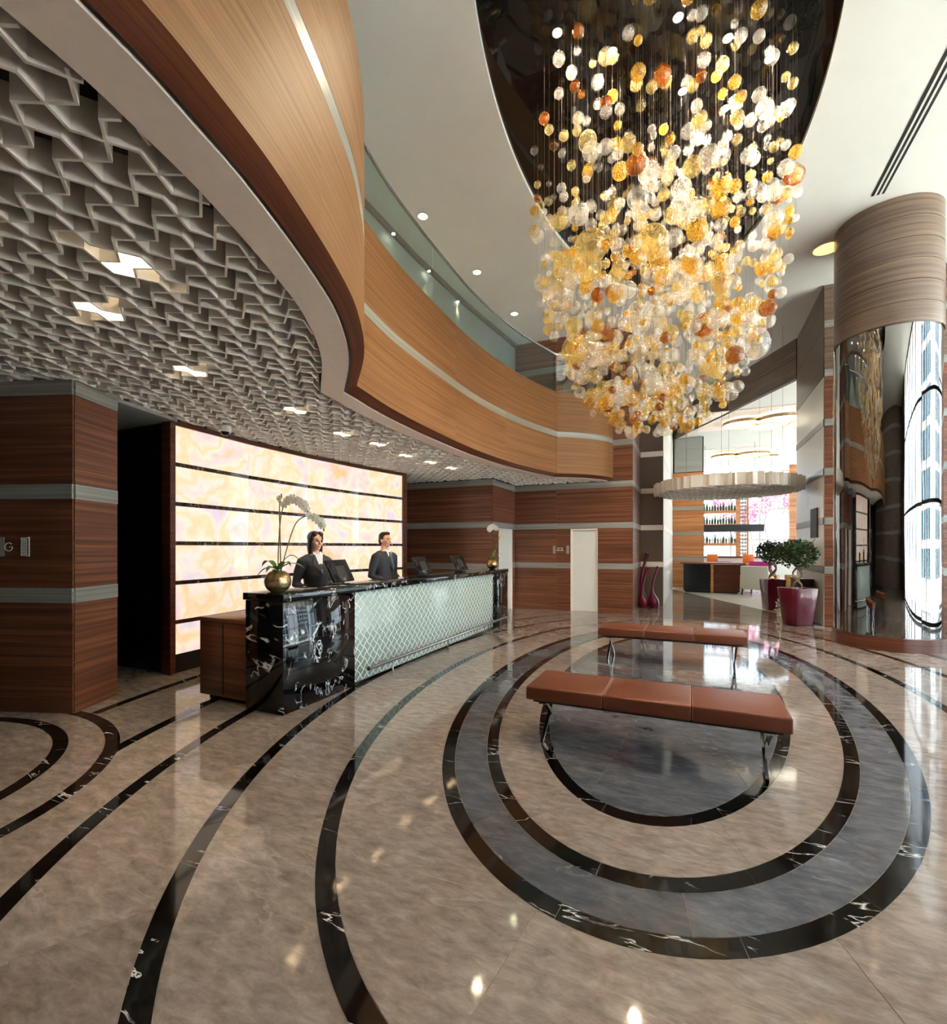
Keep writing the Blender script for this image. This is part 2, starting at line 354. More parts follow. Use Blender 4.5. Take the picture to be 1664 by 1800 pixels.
M['eye'] = plain('dark_eye', srgb(34, 24, 20), .2, noise=.1)
M['railglass'] = glassy('railing_glass', (.58, .76, .75), .13)
M['pane'] = glassy('window_pane', (.92, .97, .97), .06)
M['tintpane'] = glassy('dimming_pane', (.5, .54, .55), .06)  # grey tint put in to dim the overbright lounge windows
M['wire'] = plain('steel_wire', (.16, .13, .11), .5, 0, noise=.05)
M['frame'] = plain('window_frame', srgb(70, 74, 76), .35, .5, noise=.05)
M['brass'] = plain('gold_crackle', srgb(190, 160, 116), .22, .85, noise=.35, nscale=40, bump=.4)
M['orange'] = plain('orange_leather', srgb(226, 112, 30), .4, noise=.06)
M['chairfab'] = plain('cream_chair_fabric', srgb(196, 190, 172), .8, noise=.08, nscale=60)
M['chairside'] = plain('amber_chair_side', srgb(206, 156, 96), .7, noise=.1)
M['purple'] = plain('plum_fabric', srgb(62, 40, 66), .8, noise=.1)
M['magenta'] = plain('magenta_fabric', srgb(176, 44, 120), .7, noise=.1)
M['bottle'] = plain('green_bottle', srgb(34, 70, 30), .1, noise=.1)
M['bottle2'] = plain('amber_bottle', srgb(150, 92, 40), .1, noise=.1)
M['bottle3'] = plain('clear_bottle', srgb(200, 204, 200), .08, noise=.05)
M['ringlight'] = emis('ring_lamp', (1, .9, .7), 4)
M['pink'] = plain('pink_blossom', srgb(226, 140, 176), .7, noise=.3)
M['ground'] = plain('outside_paving', srgb(236, 234, 226), .8, noise=.1)  # near-white so the unseen ground bounces daylight up to the ceilings
M['outwall'] = plain('outside_white_wall', srgb(224, 226, 226), .8, noise=.04)
M['bluewin'] = plain('blue_window_glass', srgb(40, 74, 92), .05, noise=.1)
_m, _nt, _b, _o = newmat('smoked_mirror')
_b.inputs['Base Color'].default_value = (.34, .33, .32, 1); _b.inputs['Metallic'].default_value = 1; _b.inputs['Roughness'].default_value = .02
_uv = nd(_nt, 'ShaderNodeTexCoord'); _mp = nd(_nt, 'ShaderNodeMapping'); _mp.inputs['Scale'].default_value = (1.5, 1.5, .25)
_nz = nd(_nt, 'ShaderNodeTexNoise'); _nz.inputs['Scale'].default_value = 2; _nz.inputs['Detail'].default_value = 1
_bp = nd(_nt, 'ShaderNodeBump'); _bp.inputs['Strength'].default_value = .12; _bp.inputs['Distance'].default_value = .05
_nt.links.new(_uv.outputs['Object'], _mp.inputs[0]); _nt.links.new(_mp.outputs[0], _nz.inputs['Vector']); _nt.links.new(_nz.outputs['Fac'], _bp.inputs['Height']); _nt.links.new(_bp.outputs[0], _b.inputs['Normal'])
M['mirror'] = _m
_m, _nt, _b, _o = newmat('black_mirror_ceiling')
_b.inputs['Base Color'].default_value = (.012, .010, .009, 1); _b.inputs['Roughness'].default_value = .02; _b.inputs['Specular IOR Level'].default_value = .5; _b.inputs['IOR'].default_value = 1.5
_nz = nd(_nt, 'ShaderNodeTexNoise'); _nz.inputs['Scale'].default_value = .7; _tc = nd(_nt, 'ShaderNodeTexCoord'); _nt.links.new(_tc.outputs['Object'], _nz.inputs['Vector'])
_bp = nd(_nt, 'ShaderNodeBump'); _bp.inputs['Strength'].default_value = .1; _bp.inputs['Distance'].default_value = .1
_nt.links.new(_nz.outputs['Fac'], _bp.inputs['Height']); _nt.links.new(_bp.outputs[0], _b.inputs['Normal'])
M['blackmirror'] = _m
GL = [globe_mat('clear_crackle_glass', (.95, .94, .91), (1., .98, .95), .02),
      globe_mat('pale_gold_glass', (.93, .82, .50), (1., .88, .54), .04),
      globe_mat('gold_glass', (.89, .68, .24), (1., .76, .26), .07),
      globe_mat('amber_glass', (.70, .40, .14), (.56, .29, .09), .10)]
# ------------------------------------------------------------------ floor
CZ = 6.72                      # main ceiling height
floor = struct(MB().box(-9, 9, -5, 21, -.12, -.002).build('floor', M['floor']))
floor['label'] = 'polished beige and grey marble floor with black oval rings'
def w2px(u, v, z=0):
    x = u*CS+v*SN; zc = -u*SN+v*CS
    if zc < .3: return None
    return 832+850*x/zc, 962+850*(1.55-z)/zc
def seen(u, v, m=120):
    p = w2px(u, v)
    return p is not None and -m < p[0] < 1664+m and p[1] < 1800+m*2
def hidden_floor(u, v):
    return (v > 11.9 and u < -1.2) or (u < -4.05 and v > 10.4) or u < -6 or (u > 2.5 and v > 11.7)
def oval_band(C, ai, bi, ao, bo, mat, piece, top=0., phase=0., test=None):
    K = 720; P = [(ao*math.cos(2*PI*k/K), bo*math.sin(2*PI*k/K)) for k in range(K+1)]
    S = [0.]
    for a, b in zip(P, P[1:]): S.append(S[-1]+math.hypot(a[0]-b[0], a[1]-b[1]))
    n = max(6, round(S[-1]/piece))
    def t_at(s):
        s %= S[-1]; lo, hi = 0, K
        while hi-lo > 1:
            mid = (lo+hi)//2
            if S[mid] <= s: lo = mid
            else: hi = mid
        return 2*PI*(lo+(s-S[lo])/(S[hi]-S[lo]))/K
    g = .0018
    for i in range(n):
        s0 = S[-1]*(i+phase)/n+g; s1 = S[-1]*(i+1+phase)/n-g
        seg = max(4, int((s1-s0)/.09))
        T = [t_at(s0+(s1-s0)*k/seg) for k in range(seg+1)]
        tm = T[seg//2]; am, bm_ = (ai+ao)/2, (bi+bo)/2
        pts = [(C[0]+r[0]*math.cos(t), C[1]+r[1]*math.sin(t)) for t in (T[0], tm, T[-1]) for r in ((ai, bi), (am, bm_), (ao, bo))]
        if not any(seen(*p) for p in pts) or all(hidden_floor(*p) for p in pts): continue
        m = MB(); gi = g if ai > .05 else 0
        inn = [(C[0]+(ai+gi)*math.cos(t), C[1]+(bi+gi)*math.sin(t)) for t in T]
        out = [(C[0]+(ao-g)*math.cos(t), C[1]+(bo-g)*math.sin(t)) for t in T]
        for k in range(seg):
            q = [inn[k], out[k], out[k+1], inn[k+1]]
            if ai <= .05: q = [inn[k], out[k], out[k+1]]
            m.face([(x, y, top) for x, y in q])
        rim = out + (inn[::-1] if ai > .05 else [inn[0]])
        for a, b in zip(rim, rim[1:]+rim[:1]): m.face([(a[0], a[1], top-.006), (b[0], b[1], top-.006), (b[0], b[1], top), (a[0], a[1], top)])
        m.build('tile', mat, floor)
OC = (-.30, 6.02)
RA = [1.15, 1.58, 1.93, 2.57, 3.28, 3.95, 4.50, 5.35]
RB = [3.17, 3.71, 4.07, 4.95, 5.60, 6.35, 6.95, 7.80]
LW = .095
pa, pb = 0., 0.
for k, (a, b) in enumerate(zip(RA, RB)):
    ai, bi = a-LW, b-LW-.01
    oval_band(OC, pa, pb, ai, bi, M['tile_dark'] if k in (0, 2) else M['tile'], 1.25 if k < 3 else 1.6, phase=.25*(k % 3))
    oval_band(OC, ai, bi, a, b, M['tile_black'], .75 if k < 4 else 1.3, phase=.1*k)
    pa, pb = a, b
oval_band(OC, pa, pb, 6.6, 9.1, M['tile'], 2.4)
LC = (-5.2, .9); pa = pb = 0.
for k, (a, b) in enumerate([(1.02, 1.05), (1.48, 1.45), (1.9, 1.75)]):
    oval_band(LC, pa, pb, a-.1, b-.1, M['tile'], 1.6, top=.0015)
    oval_band(LC, a-.1, b-.1, a, b, M['tile_black'], 1.1, top=.0015)
    pa, pb = a, b
# ------------------------------------------------------------------ walls with veneer panels and grey bands
BANDS = [(1.03, 1.17), (2.0, 2.14), (2.97, 3.11), (3.94, 4.08), (4.91, 5.05), (5.88, 6.02)]
def banded(name, p0, p1, ztop, mat=None, band=None, z0=0., holes=(), core=.10, bands=BANDS, joints=(), label=None, split=None):
    """wall core with separate veneer panels and bands; lobby side is to the right of p0->p1; holes = (s0, s1, z1) door openings"""
    mat = mat or M['wood_dark']; band = band or M['band']
    L = math.hypot(p1[0]-p0[0], p1[1]-p0[1]); d = ((p1[0]-p0[0])/L, (p1[1]-p0[1])/L)
    at = lambda s: (p0[0]+d[0]*s, p0[1]+d[1]*s)
    mb = MB(); cuts = sorted(holes); s = 0
    for (h0, h1, hz) in cuts:
        if h0 > s: mb.slab(at(s), at(h0), z0, ztop, 0, -core)
        mb.slab(at(h0), at(h1), hz, ztop, 0, -core); s = h1
    mb.slab(at(s), at(L), z0, ztop, 0, -core)
    w = struct(mb.build(name, M['gap']))
    if label: w['label'] = label
    rows = []; z = z0
    for a, b in bands:
        if a >= ztop or b <= z0: continue
        if a > z: rows.append((z, a, 0))
        rows.append((max(a, z0), min(b, ztop), 1)); z = b
    if z < ztop: rows.append((z, ztop, 0))
    for a, b, isb in rows:
        xs = [0.] + [j for j in joints] + [L]
        segs = []
        for x0, x1 in zip(xs, xs[1:]):
            parts = [(x0, x1)]
            for h0, h1, hz in cuts:
                if a < hz-.01:
                    parts = [q for x, y in parts for q in ((x, min(y, h0)), (max(x, h1), y)) if q[1]-q[0] > .01]
            segs += parts
        for x0, x1 in segs:
            e = .0015
            mm = (split(a, b) if split else mat)
            MB().slab(at(x0+(e if x0 > 0 else 0)), at(x1-(e if x1 < L else 0)), a+e, b-e, 0, .018 if isb else .012).build('grey_band' if isb else 'veneer_panel', band if isb else mm, w)
    return w
# left column
LCOL = [(-8.2, 1.54), (-5.25, 2.58), (-5.49, 3.08), (-8.2, 4.2)]
w = banded('wall_column_front', LCOL[0], LCOL[1], 3.11, label='dark walnut column face with lift sign and grey bands')
banded('wall_column_side', LCOL[1], LCOL[2], 3.11, label='sunlit walnut side of the column beside the dark recess')
struct(MB().slab((-5.53, 3.08), (-8.2, 4.0), 0, 3.11, 0, .03).build('wall_column_rear', M['darkwall']))
# dark recess next to the onyx wall
ONP = [(-5.80, 3.90), (-5.90, 5.09), (-5.89, 6.28), (-5.77, 7.49), (-5.55, 8.66)]
struct(MB().slab((-8.2, 3.86), (-5.78, 3.86), 0, 3.1, 0, -.03).build('wall_recess', M['darkwall']))
struct(MB().box(-8.25, -8.15, -5, 12, 0, CZ).build('wall_left', M['darkwall']))
struct(MB().prism([(-5.5, 3.09), (-5.72, 3.9), (-8.2, 3.9), (-8.2, 4.15)][::-1], 3.08, 3.12).build('ceiling_recess', M['grey']))
# back walls of the reception
banded('wall_reception_end', (-7.2, 10.25), (-4.14, 10.25), 3.11, label='walnut wall at the end of the reception desk')
banded('wall_door_side', (-4.14, 10.25), (-4.14, 11.75), 3.11, holes=[(.35, 1.30, 2.0)], label='narrow walnut wall holding a pale door')
banded('wall_far', (-4.14, 11.75), (-1.25, 11.75), CZ, holes=[(1.45, 2.1, 1.995)], joints=(.0, 1.1)[1:], label='far walnut wall with pale door and small sign')
banded('wall_column_return', (-1.25, 11.75), (-1.25, 13.6), CZ, label='walnut return wall beside the burgundy vases')
banded('wall_taupe', (-1.25, 13.6), (-.68, 13.6), CZ, mat=M['taupe'], band=M['cream'], label='taupe panelled wall with pale bands behind the vases')
banded('wall_passage', (-.68, 13.6), (-.68, 20.2), CZ, mat=M['greypanel'], band=M['cream'], label='pale wall running back to the lounge')
def door(name, p0, p1, z1, label):
    L = math.hypot(p1[0]-p0[0], p1[1]-p0[1]); d = ((p1[0]-p0[0])/L, (p1[1]-p0[1])/L)
    at = lambda s: (p0[0]+d[0]*s, p0[1]+d[1]*s)
    r = struct(MB().slab(at(.0), at(L), 0.0, z1, -.06, -.09).build(name, M['white'])); r['label'] = label
    MB().slab(at(.045), at(L-.02), .004, z1-.03, -.02, -.058).build('door_leaf', M['white'], r)
    MB().slab(at(0), at(.04), 0, z1, .016, -.058).build('door_jamb', M['cream'], r)
    MB().slab(at(L-.015), at(L), 0, z1, .016, -.058).build('door_jamb', M['cream'], r)
    MB().slab(at(.04), at(L-.015), z1-.028, z1, .016, -.058).build('door_head', M['cream'], r)
    return r
door('door_1', (-4.14+1.45, 11.75), (-4.14+2.1, 11.75), 1.995, 'pale door in the far walnut wall beside the sign')
door('door_2', (-4.14, 10.60), (-4.14, 11.55), 2.0, 'tall white door on the narrow wall behind the desk end')
# right side: column with pale panels, header over the lounge opening, wall to the facade
def wc(a, b):
    return M['wood_grey'] if a > 4.9 else M['greypanel']
banded('wall_pale_column', (2.39, 14.25), (2.39, 11.55), CZ, mat=M['greypanel'], band=M['wood_grey'], split=wc, label='pale panelled column side with brown strips by the lounge')
def wd(a, b): return M['wood_grey'] if a > 4.9 else M['wood_dark']
banded('wall_right_return', (2.39, 11.55), (6.2, 11.55), CZ, split=wd, label='brown veneer wall behind the mirrored column')
struct(MB().box(2.42, 2.72, 11.6, 14.25, 0, CZ).build('wall_column_core', M['taupe']))
hd = banded('wall_header', (-.66, 20.2), (2.37, 14.2), CZ, mat=M['wood_grey'], z0=5.72, bands=[(6.24, 6.25)], band=M['gap'], label='brown veneer header above the lounge opening')
# ------------------------------------------------------------------ backlit onyx wall
on = struct(empty('wall_onyx')); on['label'] = 'backlit cream onyx wall behind the reception desk'
ROWS = [.227, .625, 1.11, 1.60, 2.086, 2.574, 3.05]
def lerp2(a, b, t): return (a[0]+(b[0]-a[0])*t, a[1]+(b[1]-a[1])*t)
for i in range(4):
    a, b = ONP[i], ONP[i+1]
    for r in range(6):
        z0, z1 = ROWS[r]+(.025 if r else 0), ROWS[r+1]-(.025 if r < 5 else 0)
        MB().slab(lerp2(a, b, .0015), lerp2(a, b, .9985), z0, z1, 0, -.02).build('onyx_panel', M['onyx'], on)
    for r in range(1, 6):
        MB().slab(a, b, ROWS[r]-.025, ROWS[r]+.025, .006, -.02).build('marble_strip', M['strip_marble'] if r != 1 else M['wood_lip'], on)
    MB().slab(a, b, 0, .227, .01, -.05).build('plinth', M['darkwall'], on)
    MB().slab(a, b, 3.05, 3.11, .03, -.05).build('frame_rail', M['wood_lip'], on)
    MB().slab(a, b, 0, 3.11, -.03, -.08).build('backing', M['darkwall'], on)
MB().slab((-5.795, 3.83), (-5.80, 3.90), 0, 3.11, .04, -.1).build('frame_stile', M['wood_lip'], on)
MB().slab((-5.55, 8.66), (-5.53, 8.77), 0, 3.11, .04, -.3).build('frame_stile', M['wood_lip'], on)
# ------------------------------------------------------------------ balcony fascia (S-curve with two cusps)
SEC1 = catmull([(-1.75, -3.6), (-1.52, -1.6), (-1.44, -.4), (-1.45, .4), (-1.491, .904), (-1.55, 1.208), (-1.65, 1.594), (-1.87, 2.213), (-2.10, 2.712), (-2.5, 3.32), (-3.078, 3.965)], 6)
SEC2 = catmull([(-3.078, 3.965), (-3.22, 4.896), (-3.285, 6.16), (-3.285, 7.454), (-3.16, 8.645), (-2.963, 9.6), (-2.70, 10.476)], 8)
SEC3 = catmull([(-2.70, 10.476), (-2.35, 10.72), (-2.02, 11.05), (-1.78, 11.42), (-1.68, 11.74)], 6)
FAS = SEC1 + SEC2[1:] + SEC3[1:]
FZ0, FZ1 = 3.18, 4.97
SOFF = 3.11
fas = struct(empty('wall_balcony')); fas['label'] = 'curved teak balcony front with a grey inlaid strip'
def cum(P):
    S = [0.]
    for a, b in zip(P, P[1:]): S.append(S[-1]+math.hypot(a[0]-b[0], a[1]-b[1]))
    return S
def ribbon(P, S, z0, z1, name, mat, parent, back=.03, P1=None):
    """thick vertical ribbon facing right of the direction"""
    m = MB(); Q = offset_poly(P, back) if P1 is None else P1
    for i in range(len(P)-1):
        u0, u1 = S[i], S[i+1]
        m.face([(*P[i], z0), (*P[i+1], z0), (*P[i+1], z1), (*P[i], z1)], [(u0, z0), (u1, z0), (u1, z1), (u0, z1)])
        m.face([(*Q[i+1], z0), (*Q[i], z0), (*Q[i], z1), (*Q[i+1], z1)], [(u1, z0), (u0, z0), (u0, z1), (u1, z1)])
        m.face([(*P[i], z0), (*Q[i], z0), (*Q[i+1], z0), (*P[i+1], z0)], [(u0, z0), (u0, z0-back), (u1, z0-back), (u1, z0)])
        m.face([(*P[i], z1), (*P[i+1], z1), (*Q[i+1], z1), (*Q[i], z1)], [(u0, z1), (u1, z1), (u1, z1+back), (u0, z1+back)])
    for i in (0, -1):
        m.face([(*P[i], z0), (*Q[i], z0), (*Q[i], z1), (*P[i], z1)], [(0, z0), (back, z0), (back, z1), (0, z1)])
    return m.build(name, mat, parent, smooth=True, angle=30)
def split_at(P, fr):
    S = cum(P); cuts = [0]+[min(range(len(S)), key=lambda i: abs(S[i]-f*S[-1])) for f in fr]+[len(P)-1]
    return [(P[a:b+1], S[a:b+1]) for a, b in zip(cuts, cuts[1:])]
for sec, fr in ((SEC1, (.36, .70)), (SEC2, (.40, .70)), (SEC3, ())):
    for P, S in split_at(sec, fr):
        ribbon(P, S, FZ0, 3.985, 'fascia_panel', M['wood_light'], fas)
        ribbon(P, S, 3.988, 4.105, 'inlay_strip', M['band'], fas, P1=offset_poly(P, .04))
        ribbon(P, S, 4.108, FZ1, 'fascia_panel', M['wood_light'], fas)
# lip, shadow gap and cream soffit under the fascia
SA = cum(FAS)
def strip2(P, zP, Q, zQ, name, mat, parent, S=SA, h=0):
    m = MB(); w = math.hypot(P[0][0]-Q[0][0], P[0][1]-Q[0][1])
    for i in range(len(P)-1):
        m.face([(*P[i], zP), (*Q[i], zQ), (*Q[i+1], zQ), (*P[i+1], zP)], [(S[i], 0), (S[i], w), (S[i+1], w), (S[i+1], 0)])
        if h:
            m.face([(*Q[i], zQ), (*Q[i], zQ+h), (*Q[i+1], zQ+h), (*Q[i+1], zQ)], [(S[i], 0), (S[i], h), (S[i+1], h), (S[i+1], 0)])
            m.face([(*P[i], zP), (*P[i+1], zP), (*P[i+1], zP+h), (*P[i], zP+h)], [(S[i], 0), (S[i+1], 0), (S[i+1], h), (S[i], h)])
            m.face([(*P[i], zP+h), (*P[i+1], zP+h), (*Q[i+1], zQ+h), (*Q[i], zQ+h)], [(S[i], 0), (S[i+1], 0), (S[i+1], w), (S[i], w)])
    return m.build(name, mat, parent, smooth=True, angle=30)
O1, O2, O3 = offset_poly(FAS, .10), offset_poly(FAS, .125), offset_poly(FAS, .345)
strip2(FAS, FZ0-.002, O1, 3.115, 'walnut_lip', M['wood_lip'], fas)
strip2(O1, 3.125, O2, 3.125, 'shadow_gap', M['gap'], fas)
strip2(O2, SOFF, O3, SOFF, 'cream_soffit', M['cream'], fas, h=.06)
# plenum above the lattice and the balcony floor
LAT = [p for p in O3] + [(-1.9, 11.72), (-4.12, 11.72), (-4.12, 10.22), (-7.2, 10.22), (-7.2, 8.6), (-5.72, 8.6), (-5.86, 7.5), (-5.98, 6.3), (-5.99, 5.1), (-5.9, 3.95), (-5.74, 3.2), (-5.6, 2.75), (-8.1, 1.85), (-8.1, -3.6)]
def slabpoly(P, z0, z1, name, mat, parent=None): return MB().prism(P, z0, z1).build(name, mat, parent)
IN = offset_poly(FAS, .05)
SL = IN + [(-1.7, 11.73), (-8.1, 11.73), (-8.1, -3.6)]
struct(slabpoly(SL, 3.36, 3.40, 'ceiling_plenum', M['void']))
struct(slabpoly(SL, 4.70, 4.80, 'floor_balcony', M['grey']))
# zigzag lattice: two crossing families
lat = struct(empty('ceiling_lattice')); lat['label'] = 'pale zigzag lattice ceiling over the reception'
PIT, AMP = .187, .058
def zig_strip(pts, z0, z1, th, name, mat, parent):
    A, B = offset_poly(pts, th/2), offset_poly(pts, -th/2); m = MB()
    for i in range(len(pts)-1):
        m.face([(*A[i], z0), (*A[i+1], z0), (*B[i+1], z0), (*B[i], z0)])
        m.face([(*A[i], z1), (*B[i], z1), (*B[i+1], z1), (*A[i+1], z1)])
        m.face([(*A[i+1], z0), (*A[i], z0), (*A[i], z1), (*A[i+1], z1)])
        m.face([(*B[i], z0), (*B[i+1], z0), (*B[i+1], z1), (*B[i], z1)])
    m.face([(*A[0], z0), (*B[0], z0), (*B[0], z1), (*A[0], z1)]); m.face([(*B[-1], z0), (*A[-1], z0), (*A[-1], z1), (*B[-1], z1)])
    return m.build(name, mat, parent)
def runs(pts, ok):
    out = []; cur = []
    for p in pts:
        if ok(p): cur.append(p)
        else:
            if len(cur) > 2: out.append(cur)
            cur = []
    if len(cur) > 2: out.append(cur)
    return out
def simplify(P):
    out = [P[0]]
    for a, b, c in zip(P, P[1:], P[2:]):
        if abs((b[0]-a[0])*(c[1]-b[1])-(b[1]-a[1])*(c[0]-b[0])) > 1e-7: out.append(b)
    return out+[P[-1]]
def zigzag(fam, j, k0, k1, p, h, org=(0, 0), rot=0.):
    P = []
    for k in range(k0, k1):
        if fam == 0: q = (k*p, j*p + (h if (k+j) % 2 else -h))
        else: q = ((j+.5)*p + (h if (k+j) % 2 else -h), (k+.5)*p)
        c, s = math.cos(rot), math.sin(rot)
        P.append((org[0]+q[0]*c-q[1]*s, org[1]+q[0]*s+q[1]*c))
    out = []
    for a, b in zip(P, P[1:]):
        for t in range(6): out.append((a[0]+(b[0]-a[0])*t/6, a[1]+(b[1]-a[1])*t/6))
    return out+[P[-1]]
RZ = math.radians(-5)
okl = lambda p: inside(p, LAT) and p[1] > -.6 and p[0] > -7.2
for fam, J, K0, K1 in ((0, range(-12, 72), -60, 20), (1, range(-60, 20), -12, 72)):
    for j in J:
        for r in runs(zigzag(fam, j, K0, K1, PIT, AMP, rot=RZ), okl):
            zig_strip(simplify(r), 3.115 if fam else 3.1155, 3.255, .013, 'lattice_slat', M['lattice'], lat)
# ------------------------------------------------------------------ main ceiling with oval opening and black mirror disc
OVC, OVA, OVB = (-.40, 6.4), 1.75, 4.1
def rect_hit(c, t, x0, x1, y0, y1):
    dx, dy = math.cos(t), math.sin(t); k = 1e9
    if dx > 1e-9: k = min(k, (x1-c[0])/dx)
    if dx < -1e-9: k = min(k, (x0-c[0])/dx)
    if dy > 1e-9: k = min(k, (y1-c[1])/dy)
    if dy < -1e-9: k = min(k, (y0-c[1])/dy)
    return (c[0]+dx*k, c[1]+dy*k)
m = MB(); K = 128; X = (-8.25, 8.2, -5, 20.5)
angs = sorted([2*PI*k/K for k in range(K)] + [math.atan2(y-OVC[1], x-OVC[0]) % (2*PI) for x in X[:2] for y in X[2:]])
El = lambda t, d=0: ((lambda r: (OVC[0]+r*math.cos(t), OVC[1]+r*math.sin(t)))(1/math.sqrt((math.cos(t)/(OVA+d))**2+(math.sin(t)/(OVB+d))**2)))
for t0, t1 in zip(angs, angs[1:]+[angs[0]+2*PI]):
    a0, a1, b0, b1 = El(t0), El(t1), rect_hit(OVC, t0, *X), rect_hit(OVC, t1, *X)
    m.face([(*a0, CZ), (*a1, CZ), (*b1, CZ), (*b0, CZ)][::1])
    m.face([(*a0, CZ+.12), (*b0, CZ+.12), (*b1, CZ+.12), (*a1, CZ+.12)])
    m.face([(*a0, CZ), (*a0, CZ+.12), (*a1, CZ+.12), (*a1, CZ)])
    m.face([(*b0, CZ), (*b1, CZ), (*b1, CZ+.12), (*b0, CZ+.12)])
struct(m.build('ceiling', M['ceil']))['label'] = 'smooth white ceiling with an oval opening'
struct(MB().prism([El(2*PI*k/96, .03) for k in range(96)], CZ+.06, CZ+.1).build('ceiling_black_oval', M['blackmirror']))['label'] = 'black mirror oval in the ceiling above the chandelier'
# ------------------------------------------------------------------ upper corridor wall, glass railing
UPW = [(-4.45, 3.2), (-4.45, 7.4), (-4.36, 9.2), (-4.1, 11.7)]
uw = struct(empty('wall_upper')); uw['label'] = 'grey corridor wall behind the glass balustrade'
for a, b in zip(UPW, UPW[1:]):
    MB().slab(a, b, 4.8, CZ, 0, -.1).build('plaster', M['grey'], uw)
    MB().slab(a, b, CZ-.1, CZ-.005, .05, 0).build('dark_cornice', M['wood_grey'], uw)
rail = tag(empty('glass_railing', (-3.2, 7, FZ1)), 'curved glass balustrade with a slim dark handrail along the balcony', 'railing')
def shift(P, o): return [(x-o[0], y-o[1]) for x, y in P]
for sec, fr in ((SEC2, (.31, .60)), (SEC3, ())):
    for P, S in split_at(sec, fr):
        q0, q1 = offset_poly(P, .05), offset_poly(P, .062); m = MB()
        q0 = q0[:-1]+[lerp2(q0[-2], q0[-1], .93)]; q1 = q1[:-1]+[lerp2(q1[-2], q1[-1], .93)]
        q0, q1 = shift(q0, (-3.2, 7)), shift(q1, (-3.2, 7))
        for i in range(len(q0)-1):
            m.face([(*q0[i], -.1), (*q0[i+1], -.1), (*q0[i+1], .83), (*q0[i], .83)])
        m.build('glass_pane', M['railglass'], rail, smooth=True)
hr = [(x+3.2, y-7, .86) for x, y in offset_poly(SEC2+SEC3[1:], .056)]
MB().tube(hr, .022, 8).build('handrail', M['steel'], rail, smooth=True)
# ------------------------------------------------------------------ glazed facade on the right, back wall
fc = struct(empty('window_1')); fc['label'] = 'tall glazed facade of the lobby'
U = 6.2; ys = [.1+1.145*i for i in range(11)]
for y in ys: MB().box(U-.05, U+.05, y-.035, y+.035, 0, CZ).build('mullion', M['frame'], fc)
for z in (.06, 2.45, 4.6, 6.66): MB().box(U-.04, U+.04, ys[0], ys[-1], z-.04, z+.04).build('transom', M['frame'], fc)
for a, b in zip(ys, ys[1:]):
    for z0, z1 in ((.1, 2.41), (2.49, 4.56), (4.64, 6.62)):
        MB().face([(U, a+.035, z0), (U, b-.035, z0), (U, b-.035, z1), (U, a+.035, z1)]).build('window_pane', M['pane'], fc)
banded('wall_back', (6.2, -4.6), (-8.2, -4.6), CZ, mat=M['wood_grey'])
banded('wall_right', (6.2, .06), (6.2, -4.6), CZ, mat=M['wood_grey'])  # unseen solid stretch, placed to keep daylight off the near left side
struct(MB().box(-60, 60, -60, 90, -.5, -.3).build('ground_outside', M['ground']))
# ------------------------------------------------------------------ reception desk
dk = tag(empty('reception_desk', (-3.66, 6.3, 0)), 'long black marble reception desk with a pale patterned glass front', 'reception desk')
def dbox(name, x0, x1, y0, y1, z0, z1, mat, bv=.004):
    o = MB().box(x0+3.66, x1+3.66, y0-6.3, y1-6.3, z0, z1).build(name, mat, dk)
    return bevel(o, bv, 1) if bv else o
DU = -3.42
dbox('end_block', -3.90, DU, 3.33, 4.375, 0, 1.045, M['counter_marble'])
dbox('end_block', -3.90, DU, 8.54, 9.29, 0, 1.045, M['counter_marble'])
dbox('countertop', -3.93, DU+.012, 3.325, 9.30, 1.047, 1.115, M['counter_marble'])
dbox('carcass', -3.88, DU-.05, 4.38, 8.535, .02, 1.045, M['wood_dark'], 0)
dbox('front_panel', DU-.048, DU-.02, 4.38, 8.535, .03, 1.045, M['mint'])
dbox('work_surface', -4.06, -3.905, 4.4, 9.2, .72, .76, M['wood_dark'])
m = MB()
okp = lambda p: 4.385 < p[0] < 8.53 and .035 < p[1] < 1.04
for fam, J in ((0, range(-30, 90)), (1, range(-30, 90))):
    for j in J:
        for r in runs(zigzag(fam, j, -60, 60, .088, .009, org=(4.4, 0), rot=PI/4), okp):
            r = simplify(r); A, B = offset_poly(r, .0055), offset_poly(r, -.0055)
            for i in range(len(r)-1):
                m.face([(DU-.0165+3.66, q[0]-6.3, q[1]) for q in (A[i], B[i], B[i+1], A[i+1])])
                m.face([(h+3.66, q[0]-6.3, q[1]) for h, q in ((DU-.0165, A[i]), (DU-.0165, A[i+1]), (DU-.02, A[i+1]), (DU-.02, A[i]))])
o = m.build('lattice_pattern', M['mintline'], dk, weld=False); o['kind'] = 'stuff'
m = MB().tube([(-3.27+3.66, 4.42-6.3, .2), (-3.27+3.66, 8.9-6.3, .2)], .022, 10)
fr = m.build('foot_rail', M['steel'], dk, smooth=True)
for y in (4.9, 6.35, 7.7):
    MB().tube([(-3.27+3.66, y-6.3, .0), (-3.27+3.66, y-6.3, .2)], .01, 8).build('rail_post', M['steel'], dk, smooth=True)
    MB().tube([(DU-.015+3.66, y-6.3, .17), (-3.27+3.66, y-6.3, .17)], .008, 8).build('rail_bracket', M['steel'], dk, smooth=True)
sc = tag(empty('side_cabinet', (-4.26, 3.74, 0)), 'low walnut side cabinet against the end of the reception desk', 'cabinet')
o = MB().box(-.35, .35, -.36, .36, .05, .80).build('body', M['wood_dark'], sc); bevel(o, .004, 1)
o = MB().box(-.36, .352, -.37, .37, .80, .838).build('top', M['wood_dark'], sc); bevel(o, .004, 1)
MB().box(-.28, .33, -.30, .34, 0, .05).build('plinth', M['blackmat'], sc)
